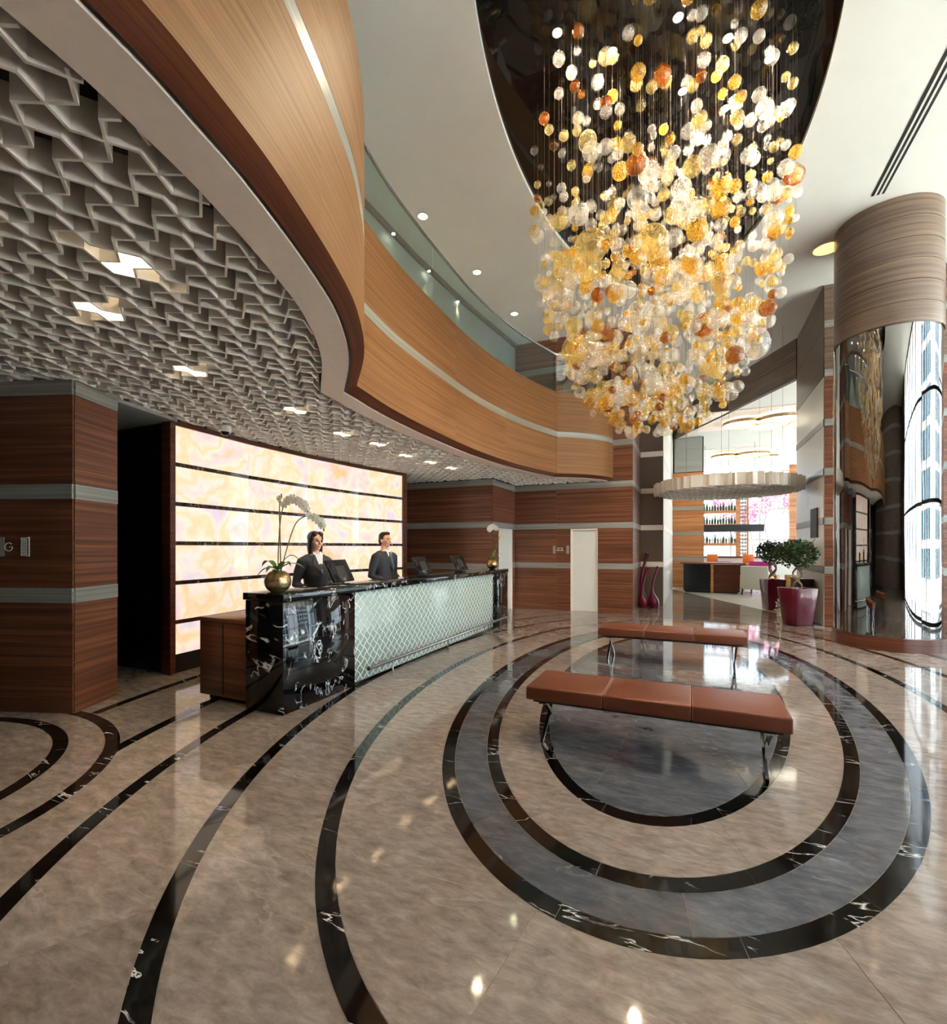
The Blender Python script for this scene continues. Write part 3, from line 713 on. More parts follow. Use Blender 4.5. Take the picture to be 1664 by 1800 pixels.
MB().box(-.02, .0, -.363, -.359, .08, .78).build('door_seam', M['gap'], sc)
# desk monitors
def monitor(loc, rz, label):
    r = tag(empty('desk_monitor', loc, rz), label, 'monitor', 'monitors on the reception desk')
    o = MB().box(-.09, .09, -.07, .07, 0, .012).build('base', M['blackmat'], r); bevel(o, .004, 1)
    MB().tube([(0, -.03, .01), (0, -.015, .09)], .018, 8).build('stand', M['blackmat'], r)
    t = math.radians(28); c, s = math.cos(t), math.sin(t)
    def pl(name, w, h0, h1, d0, d1, mat):
        m = MB(); P = []
        for x in (-w, w):
            for h in (h0, h1):
                for d in (d0, d1): P.append((x, d*c + h*s - .03, .055 + h*c - d*s))
        for q in ((0,1,3,2),(4,6,7,5),(0,4,5,1),(2,3,7,6),(0,2,6,4),(1,5,7,3)): m.face([P[i] for i in q])
        return m.build(name, mat, r)
    bevel(pl('housing', .2, -.03, .25, -.02, .012, M['black']), .006, 2)
    pl('back_plate', .09, .02, .17, -.026, -.019, M['blackmat'])
    pl('screen', .185, -.015, .235, .0125, .0135, M['black'])
    pl('rim', .2005, .249, .2525, -.02, .012, M['steel'])
    return r
monitor((-3.76, 4.55, 1.115), PI/2+.1, 'black tilted monitor beside the woman at the desk')
monitor((-3.78, 6.5, 1.115), PI/2, 'black tilted monitor beside the man at the desk')
monitor((-3.80, 7.85, 1.115), PI/2-.05, 'black tilted monitor farthest along the desk by the small orchid')
# orchids in round crackle vases
def orchid(loc, label, vlabel, stems, leaves, sc=1.):
    r = tag(empty('orchid_plant', loc), label, 'orchid')
    R = .125*sc
    prof = [(0, 0), (.05*sc, 0)] + [(R*math.sin(a), R*.93-R*.93*math.cos(a)) for a in [math.radians(x) for x in range(28, 156, 9)]]
    prof = [(0, prof[1][1])]+[p for p in prof[2:]]; z0 = prof[1][1]; prof = [(0, 0)]+[(p[0], p[1]-z0) for p in prof[1:]]
    top = prof[-1][1]; prof += [(prof[-1][0]-.012, top-.005), (0, top-.03)]
    MB().lathe(prof, 28).build('vase', M['brass'], r, smooth=True, angle=60)
    for (az, ln, lift, droop) in leaves:
        m = MB(); n = 8; rows = []
        for i in range(n+1):
            t = i/n; d = ln*t; z = top + lift*math.sin(t*PI*.75)*1.1 - droop*t*t; w = .032*sc*math.sin(PI*min(1, .12+t*.88))**.7
            cx_, cy_ = d*math.cos(az), d*math.sin(az); sx, sy = -math.sin(az), math.cos(az)
            rows.append([(cx_+sx*w, cy_+sy*w, z+.008), (cx_, cy_, z), (cx_-sx*w, cy_-sy*w, z+.008)])
        for a, b in zip(rows, rows[1:]):
            m.face([a[0], a[1], b[1], b[0]]); m.face([a[1], a[2], b[2], b[1]])
        m.build('leaf', M['leaf2'], r, smooth=True)
    for pts, fl, buds in stems:
        C = catmull(pts, 8)
        MB().tube([Vector(p) for p in C], .0045*sc+.001, 6).build('stem', M['stem'], r, smooth=True)
        for (t, s) in fl:
            p = Vector(C[int(t*(len(C)-1))])
            yaw = random.uniform(-.5, .5); m = MB(); mc = MB()
            fwd = Vector((math.cos(-1.2+yaw)*.9, math.sin(-1.2+yaw)*.9, -.15)).normalized()
            rt = fwd.cross(Vector((0, 0, 1))).normalized(); up = rt.cross(fwd)
            o_ = p+fwd*.012
            for k in range(5):
                a = PI/2+2*PI*k/5+random.uniform(-.1, .1); L_ = s*(1. if k in (1, 4) else .9); W_ = s*(.52 if k in (1, 4) else .36)
                d = rt*math.cos(a)+up*math.sin(a); q = d.cross(fwd); e = o_+fwd*(.0015*k)
                P = [e, e+d*L_*.35+q*W_*.8+fwd*.004, e+d*L_*.75+q*W_*.75, e+d*L_-fwd*.006, e+d*L_*.75-q*W_*.75, e+d*L_*.35-q*W_*.8+fwd*.004]
                for i in range(1, 5): m.face([P[0], P[i], P[i+1]])
            f = m.build('flower', M['petal'], r, smooth=True)
            mc.tube([o_, o_+fwd*.018*sc], [.008*sc, .004*sc], 6); mc.build('flower_centre', M['petalc'], f)
        for t in buds:
            p = Vector(C[int(t*(len(C)-1))])
            MB().tube([p+Vector((0, 0, .0)), p+Vector((.006, 0, -.012)), p+Vector((.008, 0, -.024))], [.003, .009, .002], 6).build('bud', M['stem'], r, smooth=True)
    return r
A = lambda r, t: (CS*r-SN*t, SN*r+CS*t)   # r to the camera's right, t away
def st(L): return [(*A(r, t), z) for r, t, z in L]
orchid((-3.66, 3.50, 1.116), 'tall white orchid in a round crackle vase at the near end of the desk', '',
    [(st([(0, 0, .2), (.0, .02, .45), (.02, .02, .72), (.06, .02, .85), (.14, .0, .9), (.24, -.02, .86), (.30, -.03, .78)]),
      [(.52, .05), (.6, .06), (.66, .06), (.72, .062), (.78, .06), (.84, .058), (.9, .05), (.96, .045)], (.56, .99)),
     (st([(.03, 0, .2), (.08, .02, .42), (.15, .03, .64), (.22, .03, .72), (.32, .02, .74), (.41, .0, .68), (.45, -.01, .6)]),
      [(.66, .05), (.73, .055), (.8, .055), (.86, .05), (.92, .042)], (.96, .99)),
     (st([(.02, .02, .2), (.01, .03, .55), (.0, .04, .84), (.02, .04, .96)]), [(.84, .045)], (.92, .96, .99))],
    [(2.9, .30, .10, .05), (2.6, .22, .02, .12), (-.3, .26, .09, .03), (.3, .28, .08, .05), (.9, .2, .14, .02), (-1.3, .2, .06, .06), (3.6, .2, .05, .1)])
orchid((-3.66, 9.05, 1.116), 'small white orchid in a round crackle vase at the far end of the desk', '',
    [(st([(0, 0, .2), (-.02, 0, .45), (-.06, 0, .72), (-.04, 0, .82), (.03, 0, .85), (.10, 0, .78)]), [(.5, .06), (.58, .07), (.66, .075), (.74, .075), (.82, .07), (.9, .06), (.97, .05)], (.99,)),
     (st([(.03, 0, .2), (.07, 0, .4), (.13, 0, .6), (.18, 0, .68), (.22, 0, .66), (.25, 0, .58)]), [(.6, .06), (.7, .065), (.8, .065), (.9, .055)], (.97,))],
    [(.4, .2, .1, .0), (2.6, .16, .04, .05), (-.4, .2, .06, .04), (1.2, .16, .16, 0.)], .95)
# ------------------------------------------------------------------ benches
def bench(loc, label):
    r = tag(empty('leather_bench', loc), label, 'bench', 'leather benches on the oval')
    L, W = 1.80, .57
    xs = [-L/2, -L/6, L/6, L/2]
    for a, b in zip(xs, xs[1:]):
        o = MB().box(a+.002, b-.002, -W/2, W/2, .345, .45).build('cushion', M['leather'], r); bevel(o, .014, 3)
    for x in xs[1:3]:
        m = MB(); z = .4515
        m.tube([(x-.007, -W/2+.01, z), (x-.007, W/2-.01, z)], .0016, 5); m.tube([(x+.007, -W/2+.01, z), (x+.007, W/2-.01, z)], .0016, 5)
        m.tube([(x+.007, -W/2-.0005, .36), (x+.007, -W/2-.0005, .436)], .0016, 5)
        m.build('seam_stitching', M['thread'], r)
    MB().box(-L/2+.05, L/2-.05, -W/2+.05, W/2-.05, .32, .345).build('under_frame', M['blackmat'], r)
    for x in (-L/2+.13, L/2-.13):
        for s in (-1, 1):
            m = MB()
            m.face([(x-.012*0, 0, 0)]*3) if False else None
            p0, p1 = Vector((x+s*.012, s*.23, 0)), Vector((x+s*.012, -s*.23, .33))
            d = (p1-p0).normalized(); n = Vector((0, -d.z, d.y))*.014; e = Vector((.011, 0, 0))
            P = [p0-n-e, p0+n-e, p0+n+e, p0-n+e, p1-n-e, p1+n-e, p1+n+e, p1-n+e]
            for q in ((0,3,2,1),(4,5,6,7),(0,1,5,4),(1,2,6,5),(2,3,7,6),(3,0,4,7)): m.face([P[i] for i in q])
            m.build('leg', M['chrome'], r)
        MB().box(x-.03, x+.03, -.25, .25, .312, .322).build('leg_plate', M['chrome'], r)
    return r
bench((-.30, 3.95, 0), 'tan leather bench with chrome crossed legs nearest the camera')
bench((-.27, 7.03, 0), 'tan leather bench with chrome crossed legs farther from the camera')
# ------------------------------------------------------------------ people behind the desk
def ellipsoid(m, c, r, n=16, k=12):
    rows = []
    for i in range(k+1):
        a = PI*i/k; rows.append([(c[0]+r[0]*math.sin(a)*math.cos(2*PI*j/n), c[1]+r[1]*math.sin(a)*math.sin(2*PI*j/n), c[2]+r[2]*math.cos(a)) for j in range(n)])
    for a, b in zip(rows, rows[1:]):
        for j in range(n):
            q = [a[j], b[j], b[(j+1) % n], a[(j+1) % n]]; m.face(q)
    return m
def loft(m, sec, n=20):
    """sec: (z, cx, cy, rx, ry)"""
    R = [[(x+rx*math.cos(2*PI*j/n), y+ry*math.sin(2*PI*j/n), z) for j in range(n)] for z, x, y, rx, ry in sec]
    for a, b in zip(R, R[1:]):
        for j in range(n): m.face([a[j], a[(j+1) % n], b[(j+1) % n], b[j]])
    m.face(R[0][::-1]); m.face(R[-1]); return m
def fuse(m, name, mat, parent, vox=.012, smooth=4):
    o = m.build(name, mat, None)
    md = o.modifiers.new('r', 'REMESH'); md.mode = 'VOXEL'; md.voxel_size = vox
    ms = o.modifiers.new('s', 'SMOOTH'); ms.iterations = smooth; ms.factor = .5
    dg = bpy.context.evaluated_depsgraph_get(); me = bpy.data.meshes.new_from_object(o.evaluated_get(dg))
    old = o.data; o.modifiers.clear(); o.data = me; bpy.data.meshes.remove(old)
    me.materials.clear(); me.materials.append(mat)
    me.polygons.foreach_set('use_smooth', [True]*len(me.polygons))
    o.parent = parent; return o
def person(loc, rz, H, female, label, skin):
    r = tag(empty('person', loc, rz), label, 'person')
    k = H/1.76; sw = .185 if female else .215; hd = 1.64*k
    # faces local -Y.  body: one fused figure
    m = MB(); hz = hd
    ellipsoid(m, (0, .012, hz+.03), (.075, .092, .092)); ellipsoid(m, (0, -.018, hz-.035), (.058, .068, .078))
    ellipsoid(m, (0, -.062, hz-.088), (.026, .02, .02), 10, 8)
    ellipsoid(m, (0, -.094, hz-.012), (.011, .016, .026), 10, 8); ellipsoid(m, (0, -.1, hz-.026), (.016, .014, .011), 10, 8)
    ellipsoid(m, (0, -.078, hz+.026), (.048, .014, .011), 10, 8)
    for s in (-1, 1):
        ellipsoid(m, (s*.076, .012, hz-.008), (.011, .02, .032), 10, 8); ellipsoid(m, (s*.034, -.072, hz-.032), (.022, .018, .02), 10, 8)
    m.tube([(0, .022, hz-.2), (0, .012, hz-.06)], [.058, .052], 14)
    loft(m, [(.90*k, 0, 0, .15, .10), (1.10*k, 0, 0, .13, .09), (1.30*k, 0, 0, .15, .10), (1.42*k, 0, .01, sw*.85, .085), (1.50*k, 0, .015, .07, .06)])
    arms = []
    for s in (-1, 1):
        sh, el, wr = Vector((s*sw, .01, 1.40*k)), Vector((s*(sw+.055), .05, 1.11*k)), Vector((s*(sw-.055), -.19, .99*k))
        arms.append((sh, el, wr)); m.tube([sh, el, wr], [.045, .036, .026], 10)
        hp = wr+Vector((-s*.03, -.055, -.012)); ellipsoid(m, hp, (.036, .05, .017), 12, 8)
        for f, (dx, ln) in enumerate(((-.027, .062), (-.009, .072), (.009, .068), (.026, .054))):
            b = hp+Vector((dx, -.04, 0)); m.tube([b, b+Vector((0, -ln*.55, .002)), b+Vector((0, -ln, -.014))], [.0085, .008, .006], 8)
        b = hp+Vector((-s*.03, -.01, 0)); m.tube([b, b+Vector((-s*.022, -.022, 0)), b+Vector((-s*.026, -.05, -.006))], [.010, .009, .007], 8)
    for s in (-1, 1):
        m.tube([(s*.085, 0, .92*k), (s*.095, -.01, .5*k), (s*.1, .01, .1*k)], [.085, .058, .04], 12); ellipsoid(m, (s*.1, -.06, .045), (.042, .12, .042), 12, 8)
    fuse(m, 'body', skin, r, .0075, 3)
    # jacket with sleeves
    m = MB()
    if female: loft(m, [(.84*k, 0, .0, .195, .135), (.95*k, 0, 0, .185, .128), (1.08*k, 0, 0, .15, .108), (1.22*k, 0, -.015, .168, .128), (1.33*k, 0, -.008, .18, .118), (1.41*k, 0, .01, sw*.92, .092), (1.46*k, 0, .02, .10, .075)])
    else: loft(m, [(.80*k, 0, .0, .20, .14), (.95*k, 0, 0, .195, .138), (1.10*k, 0, 0, .188, .132), (1.25*k, 0, 0, .205, .138), (1.36*k, 0, .005, .21, .122), (1.43*k, 0, .012, sw*.9, .092), (1.475*k, 0, .02, .105, .078)])
    for s in (-1, 1): ellipsoid(m, (s*sw*.78, .012, 1.395*k), (.085, .082, .062)); ellipsoid(m, (s*sw*.4, .02, 1.435*k), (.09, .075, .05))
    for sh, el, wr in arms:
        m.tube([sh+Vector((-.02 if sh.x > 0 else .02, 0, .0)), sh*.5+el*.5+Vector((0, .006, 0)), el, el*.5+wr*.5, el*.06+wr*.94], [.074, .062, .056, .047, .04], 14)
    jk = fuse(m, 'jacket', M['suit'], r, .012, 5)
    # shirt V, lapels, buttons, tie
    yf = -.135 if female else -.142
    def patch(name, pts, mat, par):
        mm = MB(); P = [Vector(p) for p in pts]; mm.face(P); Q = [p+Vector((0, .01, 0)) for p in P]; mm.face(Q[::-1])
        for i in range(len(P)): mm.face([P[i], P[(i+1) % len(P)], Q[(i+1) % len(P)], Q[i]])
        return mm.build(name, mat, par)
    zb = 1.24*k if female else 1.20*k
    patch('shirt_front', [(-.055, -.072, 1.475*k), (0, yf-.012, zb), (.055, -.072, 1.475*k), (0, -.06, 1.49*k)], M['shirt'], r)
    for s in (-1, 1):
        patch('lapel', [(s*.066, -.062, 1.478*k), (s*.105, -.098, 1.37*k), (s*.01, yf-.02, zb-.02), (s*.004, yf-.016, zb+.02), (s*.048, -.082, 1.44*k)], M['suit'], jk)
        patch('collar', [(s*.058, -.03, 1.515*k), (s*.066, -.055, 1.472*k), (s*.016, -.088, 1.452*k), (s*.012, -.068, 1.49*k)], M['shirt'], r)
    if not female: patch('tie', [(-.018, -.093, 1.46*k), (.018, -.093, 1.46*k), (.03, yf-.02, 1.25*k), (0, yf-.022, 1.19*k), (-.03, yf-.02, 1.25*k)], M['tie'], r)
    for z in ((1.16, 1.07) if female else (1.12, 1.02)):
        ellipsoid(MB(), (0.006, (-.118 if female else -.138)-.002, z*k), (.008, .004, .008), 8, 6).build('button', M['black'], jk)
    m = MB()
    if female: loft(m, [(.48*k, 0, 0, .19, .15), (.7*k, 0, 0, .195, .15), (.9*k, 0, 0, .18, .13)])
    else:
        for s in (-1, 1): m.tube([(s*.09, 0, .93*k), (s*.1, -.01, .5*k), (s*.1, .01, .06)], [.11, .085, .08], 14)
    fuse(m, 'skirt' if female else 'trousers', M['suit'], r, .014, 4)
    # face
    for s in (-1, 1):
        ellipsoid(MB(), (s*.031, -.078, hz+.008), (.0125, .006, .0065), 10, 8).build('eye', M['eye'], r, smooth=True)
        MB().tube([(s*.014, -.087, hz+.024), (s*.032, -.085, hz+.031), (s*.05, -.073, hz+.025)], [.0025, .0035, .002], 6).build('eyebrow', M['hair'], r)
    MB().tube([(-.028, -.071, hz-.052), (-.012, -.0835, hz-.06), (.012, -.0835, hz-.06), (.028, -.071, hz-.052)], [.003, .0075, .0075, .003], 8).build('lips', M['lips'], r, smooth=True)
    MB().tube([(-.018, -.083, hz-.055), (0, -.089, hz-.0585), (.018, -.083, hz-.055)], [.002, .004, .002], 6).build('teeth', M['teeth'], r)
    m = MB()
    if female:
        ellipsoid(m, (0, .032, hz+.05), (.086, .093, .086)); ellipsoid(m, (0, .05, hz-.06), (.085, .055, .13))
        for s in (-1, 1): ellipsoid(m, (s*.074, .012, hz-.055), (.021, .05, .14)); ellipsoid(m, (s*.042, -.036, hz+.096), (.04, .045, .034)); ellipsoid(m, (s*.07, -.025, hz+.045), (.018, .03, .055))
    else:
        ellipsoid(m, (0, .028, hz+.058), (.081, .088, .076)); ellipsoid(m, (0, .062, hz-.005), (.074, .052, .072)); ellipsoid(m, (0, -.03, hz+.104), (.058, .05, .03))
        for s in (-1, 1): ellipsoid(m, (s*.069, .022, hz+.03), (.013, .045, .045))
    fuse(m, 'hair', M['hair'], r, .009, 4)
    return r
person((-4.30, 4.72, 0), PI/2-.25, 1.74, True, 'smiling woman in a dark suit jacket with long dark hair behind the desk', M['skin'])
person((-4.33, 6.28, 0), PI/2-.1, 1.78, False, 'man in a dark suit and tie with short dark hair behind the desk', M['skin'])
# ------------------------------------------------------------------ chandelier of blown glass globes
def icomesh(name, mat, sub):
    bm = bmesh.new(); bmesh.ops.create_icosphere(bm, subdivisions=sub, radius=1)
    me = bpy.data.meshes.new(name); bm.to_mesh(me); bm.free(); me.materials.append(mat)
    me.polygons.foreach_set('use_smooth', [True]*len(me.polygons)); return me
CHC = (-.40, 6.40); CHA, CHB = 1.42, 2.35
ch = tag(empty('chandelier', (CHC[0], CHC[1], CZ)), 'huge chandelier of clear, gold and amber glass globes on fine wires', 'chandelier')
rnd = random.Random(11)
strings = []
while len(strings) < 330:
    x, y = rnd.uniform(-1, 1), rnd.uniform(-1, 1); q = math.hypot(x, y)
    if q > 1 or rnd.random() > 1-.45*q*q: continue
    if any((x-a)**2+(y-b)**2 < .0028 for a, b, *_ in strings): continue
    strings.append((x, y, q, []))
globes = []
tries = 0
while len(globes) < 1250 and tries < 60000:
    tries += 1
    x, y, q, L = rnd.choice(strings)
    zb = 3.05+1.75*q**3.2
    t = rnd.random()**2.1
    z = zb+(6.45-zb)*t
    core = max(0, 1-q*1.15)*max(0, 1-abs(z-4.9)/1.7)
    u = rnd.random()
    if u < .02+.24*core: rr = rnd.uniform(.10, .18)
    elif u < .32+.3*core: rr = rnd.uniform(.06, .095)
    else: rr = rnd.uniform(.034, .06)
    if t > .45 and rr > .07: rr *= .65
    if any(abs(z-zz) < (rr+r2)*.95 for zz, r2 in L): continue
    L.append((z, rr))
    c = rnd.random(); k = 0 if c < .54 else 1 if c < .78 else 2 if c < .95 else 3
    globes.append((x*CHA, y*CHB, z-CZ, rr, k))
def gpx(g):
    p = w2px(g[0]+CHC[0], g[1]+CHC[1]); zc = -(g[0]+CHC[0])*SN+(g[1]+CHC[1])*CS
    return g[3]/zc
globes.sort(key=gpx, reverse=True)
GM = [icomesh('glass_globe', m_, 3) for m_ in GL]
for x, y, z, rr, k in globes[:300]:
    o = bpy.data.objects.new('glass_globe', GM[k]); COL.objects.link(o); o.parent = ch
    o.location = (x, y, z); o.scale = (rr, rr, rr*.97); o.rotation_euler = (rnd.random()*6, rnd.random()*6, rnd.random()*6)
tpl = icomesh('template', GL[0], 2); tv = [v.co.copy() for v in tpl.vertices]; tf = [tuple(p_.vertices) for p_ in tpl.polygons]; bpy.data.meshes.remove(tpl)
V_, F_, I_ = [], [], []
for x, y, z, rr, kk in globes[300:]:
    n0 = len(V_); V_ += [(x+c.x*rr, y+c.y*rr, z+c.z*rr) for c in tv]; F_ += [tuple(i+n0 for i in f) for f in tf]; I_ += [kk]*len(tf)
me = bpy.data.meshes.new('small_glass_globes'); me.from_pydata(V_, [], F_)
for g_ in GL: me.materials.append(g_)
me.polygons.foreach_set('material_index', I_); me.polygons.foreach_set('use_smooth', [True]*len(F_))
o = bpy.data.objects.new('small_glass_globes', me); COL.objects.link(o); o.parent = ch; o['kind'] = 'stuff'
m = MB()
for x, y, q, L in strings:
    if L: m.tube([(x*CHA, y*CHB, min(z for z, _ in L)-CZ), (x*CHA, y*CHB, .06)], .0007, 3)
o = m.build('hanging_wires', M['wire'], ch, weld=False); o['kind'] = 'stuff'
# ------------------------------------------------------------------ lamps
def light(name, kind, loc, energy, col, parent=None, size=.05, spot=None, blend=.6, rot=None):
    ld = bpy.data.lights.new(name, kind); ld.energy = energy; ld.color = col
    if kind in ('POINT', 'SPOT'): ld.shadow_soft_size = size
    if spot: ld.spot_size = math.radians(spot); ld.spot_blend = blend
    o = bpy.data.objects.new(name, ld); COL.objects.link(o); o.location = loc
    if rot: o.rotation_euler = rot
    if parent: o.parent = parent
    return o
def downlight(x, y, z, label, mat, energy, r=.055, spot=110, group='ceiling downlights', rim=None):
    d = tag(empty('ceiling_downlight', (x, y, z)), label, 'downlight', group)
    MB().lathe([(r, .0), (r*1.25, .0), (r*1.25, -.012), (r, -.012), (r, .0)], 20).build('trim_ring', rim or M['chrome'], d, smooth=True)
    MB().lathe([(0, -.004), (r*.98, -.004)], 20).build('bulb', mat, d)
    if energy: light('bulb_light', 'SPOT', (0, 0, -.03), energy, (1, .80, .55), d, size=r, spot=spot)
    return d
for i, (x, y) in enumerate([(-1.24, 4.82), (-.12, 5.17), (.34, 5.59), (.76, 6.01), (-.09, 6.03), (.37, 6.47), (.80, 6.78), (.39, 7.17), (-.76, 5.24), (.43, 8.13), (-1.1, 7.3), (-.9, 8.9)]):
    downlight(x, y, CZ+.058, 'small bright spotlight in the black oval above the chandelier', M['spot'], 110, r=.045, spot=120, group='spotlights in the black oval')
for (x, y), lb in zip([(-3.82, 6.55), (-3.67, 8.3), (-3.57, 10.12)], ('nearest the camera', 'in the middle', 'farthest along')):
    downlight(x, y, CZ, 'round recessed ceiling light above the balcony, '+lb, M['lamp'], 60, r=.07, group='balcony ceiling lights')
for i, v in enumerate((5.5, 6.55, 7.7, 8.9)):
    d = tag(empty('wall_spotlight', (-4.36, v, CZ-.14)), 'tiny spotlight washing the corridor wall, number %s from the curved end' % ('first', 'second', 'third', 'fourth')[i], 'spotlight', 'corridor wall spotlights')
    MB().lathe([(0, 0), (.03, 0), (.03, .05), (0, .05)], 12).build('housing', M['steel'], d); MB().lathe([(0, -.003), (.026, -.003)], 12).build('bulb', M['spot'], d)
    light('bulb_light', 'SPOT', (0, 0, -.03), 42, (1, .80, .45), d, size=.02, spot=48, rot=(0, -.1, 0))
# lit cells of the lattice
CELLS = [(-2.81, 1.68), (-3.57, 1.94), (-4.01, 2.8), (-4.19, 4.28), (-4.39, 5.32), (-4.43, 6.17), (-4.38, 6.98), (-4.35, 7.82), (-4.34, 8.61)]
ORD = ['nearest the camera', 'second from the camera', 'third from the camera', 'fourth from the camera', 'fifth from the camera', 'sixth from the camera', 'seventh from the camera', 'eighth from the camera', 'farthest from the camera']
for (x, y), lb in zip(CELLS, ORD):
    # centre the lamp in its lattice cell
    c, s = math.cos(-RZ), math.sin(-RZ); px, py = x*c-y*s, x*s+y*c
    px, py = round(px/PIT)*PIT, (math.floor(py/PIT)+.5)*PIT
    c, s = math.cos(RZ), math.sin(RZ); x, y = px*c-py*s, px*s+py*c
    d = tag(empty('cell_lamp', (x, y, 3.28), RZ), 'warm square light set in a lattice cell, '+lb, 'ceiling light', 'lights in the lattice ceiling')
    MB().box(-.085, .085, -.085, .085, .0, .03).build('housing', M['white'], d)
    MB().face([(-.07, -.07, -.002), (-.07, .07, -.002), (.07, .07, -.002), (.07, -.07, -.002)]).build('diffuser', M['celllamp'], d)
    light('bulb_light', 'SPOT', (0, 0, -.01), 44, (1, .74, .42), d, size=.06, spot=125)
# camera dome, ceiling vent, ceiling speaker
d = tag(empty('dome_camera', (-5.5, 4.38, 3.115)), 'white security dome camera on the lattice above the onyx wall', 'camera')
MB().lathe([(0, 0), (.075, 0), (.078, -.06), (.062, -.075), (0, -.075)], 20).build('base', M['white'], d, smooth=True)
MB().lathe([(.054, -.075), (.048, -.1), (.03, -.118), (0, -.125)], 20).build('dome', M['black'], d, smooth=True)
d = tag(empty('ceiling_vent', (2.5, 7.7, CZ)), 'long black slot air vent in the white ceiling', 'air vent')
for i in range(3): MB().box(-.09+.06*i, -.055+.06*i, -1.2, 1.2, -.006, .0).build('slot', M['blackmat'], d)
for i in range(2): MB().box(-.055+.06*i, -.03+.06*i, -1.2, 1.2, -.008, .0).build('blade', M['ceil'], d)
d = tag(empty('ceiling_speaker', (-5.55, 1.75, 3.113)), 'grey round ceiling speaker at the edge of the lattice', 'speaker')
MB().lathe([(0, -.02), (.1, -.02), (.115, -.012), (.12, 0)], 24).build('grille', M['grey'], d, smooth=True); MB().lathe([(.118, -.014), (.13, -.008), (.13, 0)], 24).build('rim', M['steel'], d, smooth=True)
# ------------------------------------------------------------------ mirrored column
MC = C2W(6.585, 7.71)
mc = tag(empty('mirrored_column', (MC[0], MC[1], 0)), 'tall round smoked mirror column with a brown veneer drum on top', 'column')
MB().lathe([(0, 0), (.70, 0), (.70, .2), (.68, .205), (0, .205)], 64).build('plinth', M['wood_lip'], mc, smooth=True)
for k in range(4):
    m = MB(); a0 = k*PI/2+.35; n = 20; r = .655
    for i in range(n):
        t0, t1 = a0+PI/2*i/n+.004*(i == 0), a0+PI/2*(i+1)/n-.004*(i == n-1)
        m.face([(r*math.cos(t0), r*math.sin(t0), .205), (r*math.cos(t1), r*math.sin(t1), .205), (r*math.cos(t1), r*math.sin(t1), 4.86), (r*math.cos(t0), r*math.sin(t0), 4.86)])
    m.build('mirror_panel', M['mirror'], mc, smooth=True)
MB().lathe([(.62, .2), (.62, 4.9)], 48).build('core', M['blackmat'], mc)
al = math.atan2(635, 850); dv = C2W(-math.cos(al), math.sin(al))
MB().tube([(dv[0]*.665, dv[1]*.665, .2), (dv[0]*.665, dv[1]*.665, 4.86)], .02, 10).build('chrome_strip', M['chrome'], mc, smooth=True)
zz = [4.85+(CZ-4.85)*i/6 for i in range(7)]
for a, b in zip(zz, zz[1:]):
    MB().lathe([(.60, a), (.675, a+.003), (.675, b-.003), (.60, b)], 72).build('veneer_ring', M['wood_grey'], mc, smooth=True, angle=30)
d = tag(empty('cove_lamp', (2.13, 10.12, CZ)), 'warm lit round recess in the ceiling beside the veneer drum', 'ceiling light')
MB().lathe([(0, -.012), (.2, -.012)], 32).build('diffuser', emis('warm_recess', (1, .62, .2), 1.6), d); MB().lathe([(.2, 0), (.2, -.02), (.23, -.02), (.23, 0)], 32).build('rim', M['ceil'], d)
# ------------------------------------------------------------------ signs
# lift sign on the left column: plate, letter G, pattern strip, bar
p0, p1 = Vector((*LCOL[0], 0)), Vector((*LCOL[1], 0)); dd = (p1-p0).normalized(); nn = Vector((dd.y, -dd.x, 0))
def on_col(x, y):
    """point on the column face seen at that picture position -> distance along the face, height"""
    k = (x-832)/850; fx, fy = k*CS-SN, k*SN+CS
    t = (p0.x*nn.x+p0.y*nn.y+.013)/(fx*nn.x+fy*nn.y)
    return Vector((fx*t, fy*t, 0)).dot(dd)-p0.dot(dd), 1.55+(962-y)/850*t
s0, zA = on_col(0, 978); s1, zB = on_col(52, 944)
sg = tag(empty('lift_sign', (p0+dd*s0+nn*.013).to_tuple()[:2]+(zA,), math.atan2(dd.y, dd.x)), 'metal sign with letter G and a small lattice pattern on the dark column', 'sign')
hS = zB-zA; wS = s1-s0; K = wS/52.
MB().box(-10*K, 8*K, -.004, 0, 0, hS).build('plate', M['grey'], sg)
m = MB(); R_ = 6.6*K; c_ = (16.5*K, hS*.49); P = [(c_[0]+R_*math.cos(a), -.006, c_[1]+R_*math.sin(a)) for a in [math.radians(x) for x in range(45, 361, 15)]]
m.tube([Vector(p) for p in P]+[Vector((c_[0]+R_*.15, -.006, c_[1]))], .75*K, 6); m.build('letter_g', M['white'], sg)
m = MB()
for s in (0, 1):
    for j in range(3):
        P = []
        for i in range(9):
            P.append(Vector(((39+4*j)*K+(1.6*K if (i+s+j) % 2 else -1.6*K), -.004, hS*(.03+.94*i/8))))
        m.tube(P, .45*K, 5)
m.build('pattern_strip', M['white'], sg); MB().box(51*K, 52.4*K, -.006, 0, 0, hS).build('bar', M['white'], sg)
MB().box(49*K, 51*K, -.006, 0, 0, 1.5*K).build('bar_end', M['white'], sg); MB().box(49*K, 51*K, -.006, 0, hS-1.5*K, hS).build('bar_end', M['white'], sg)
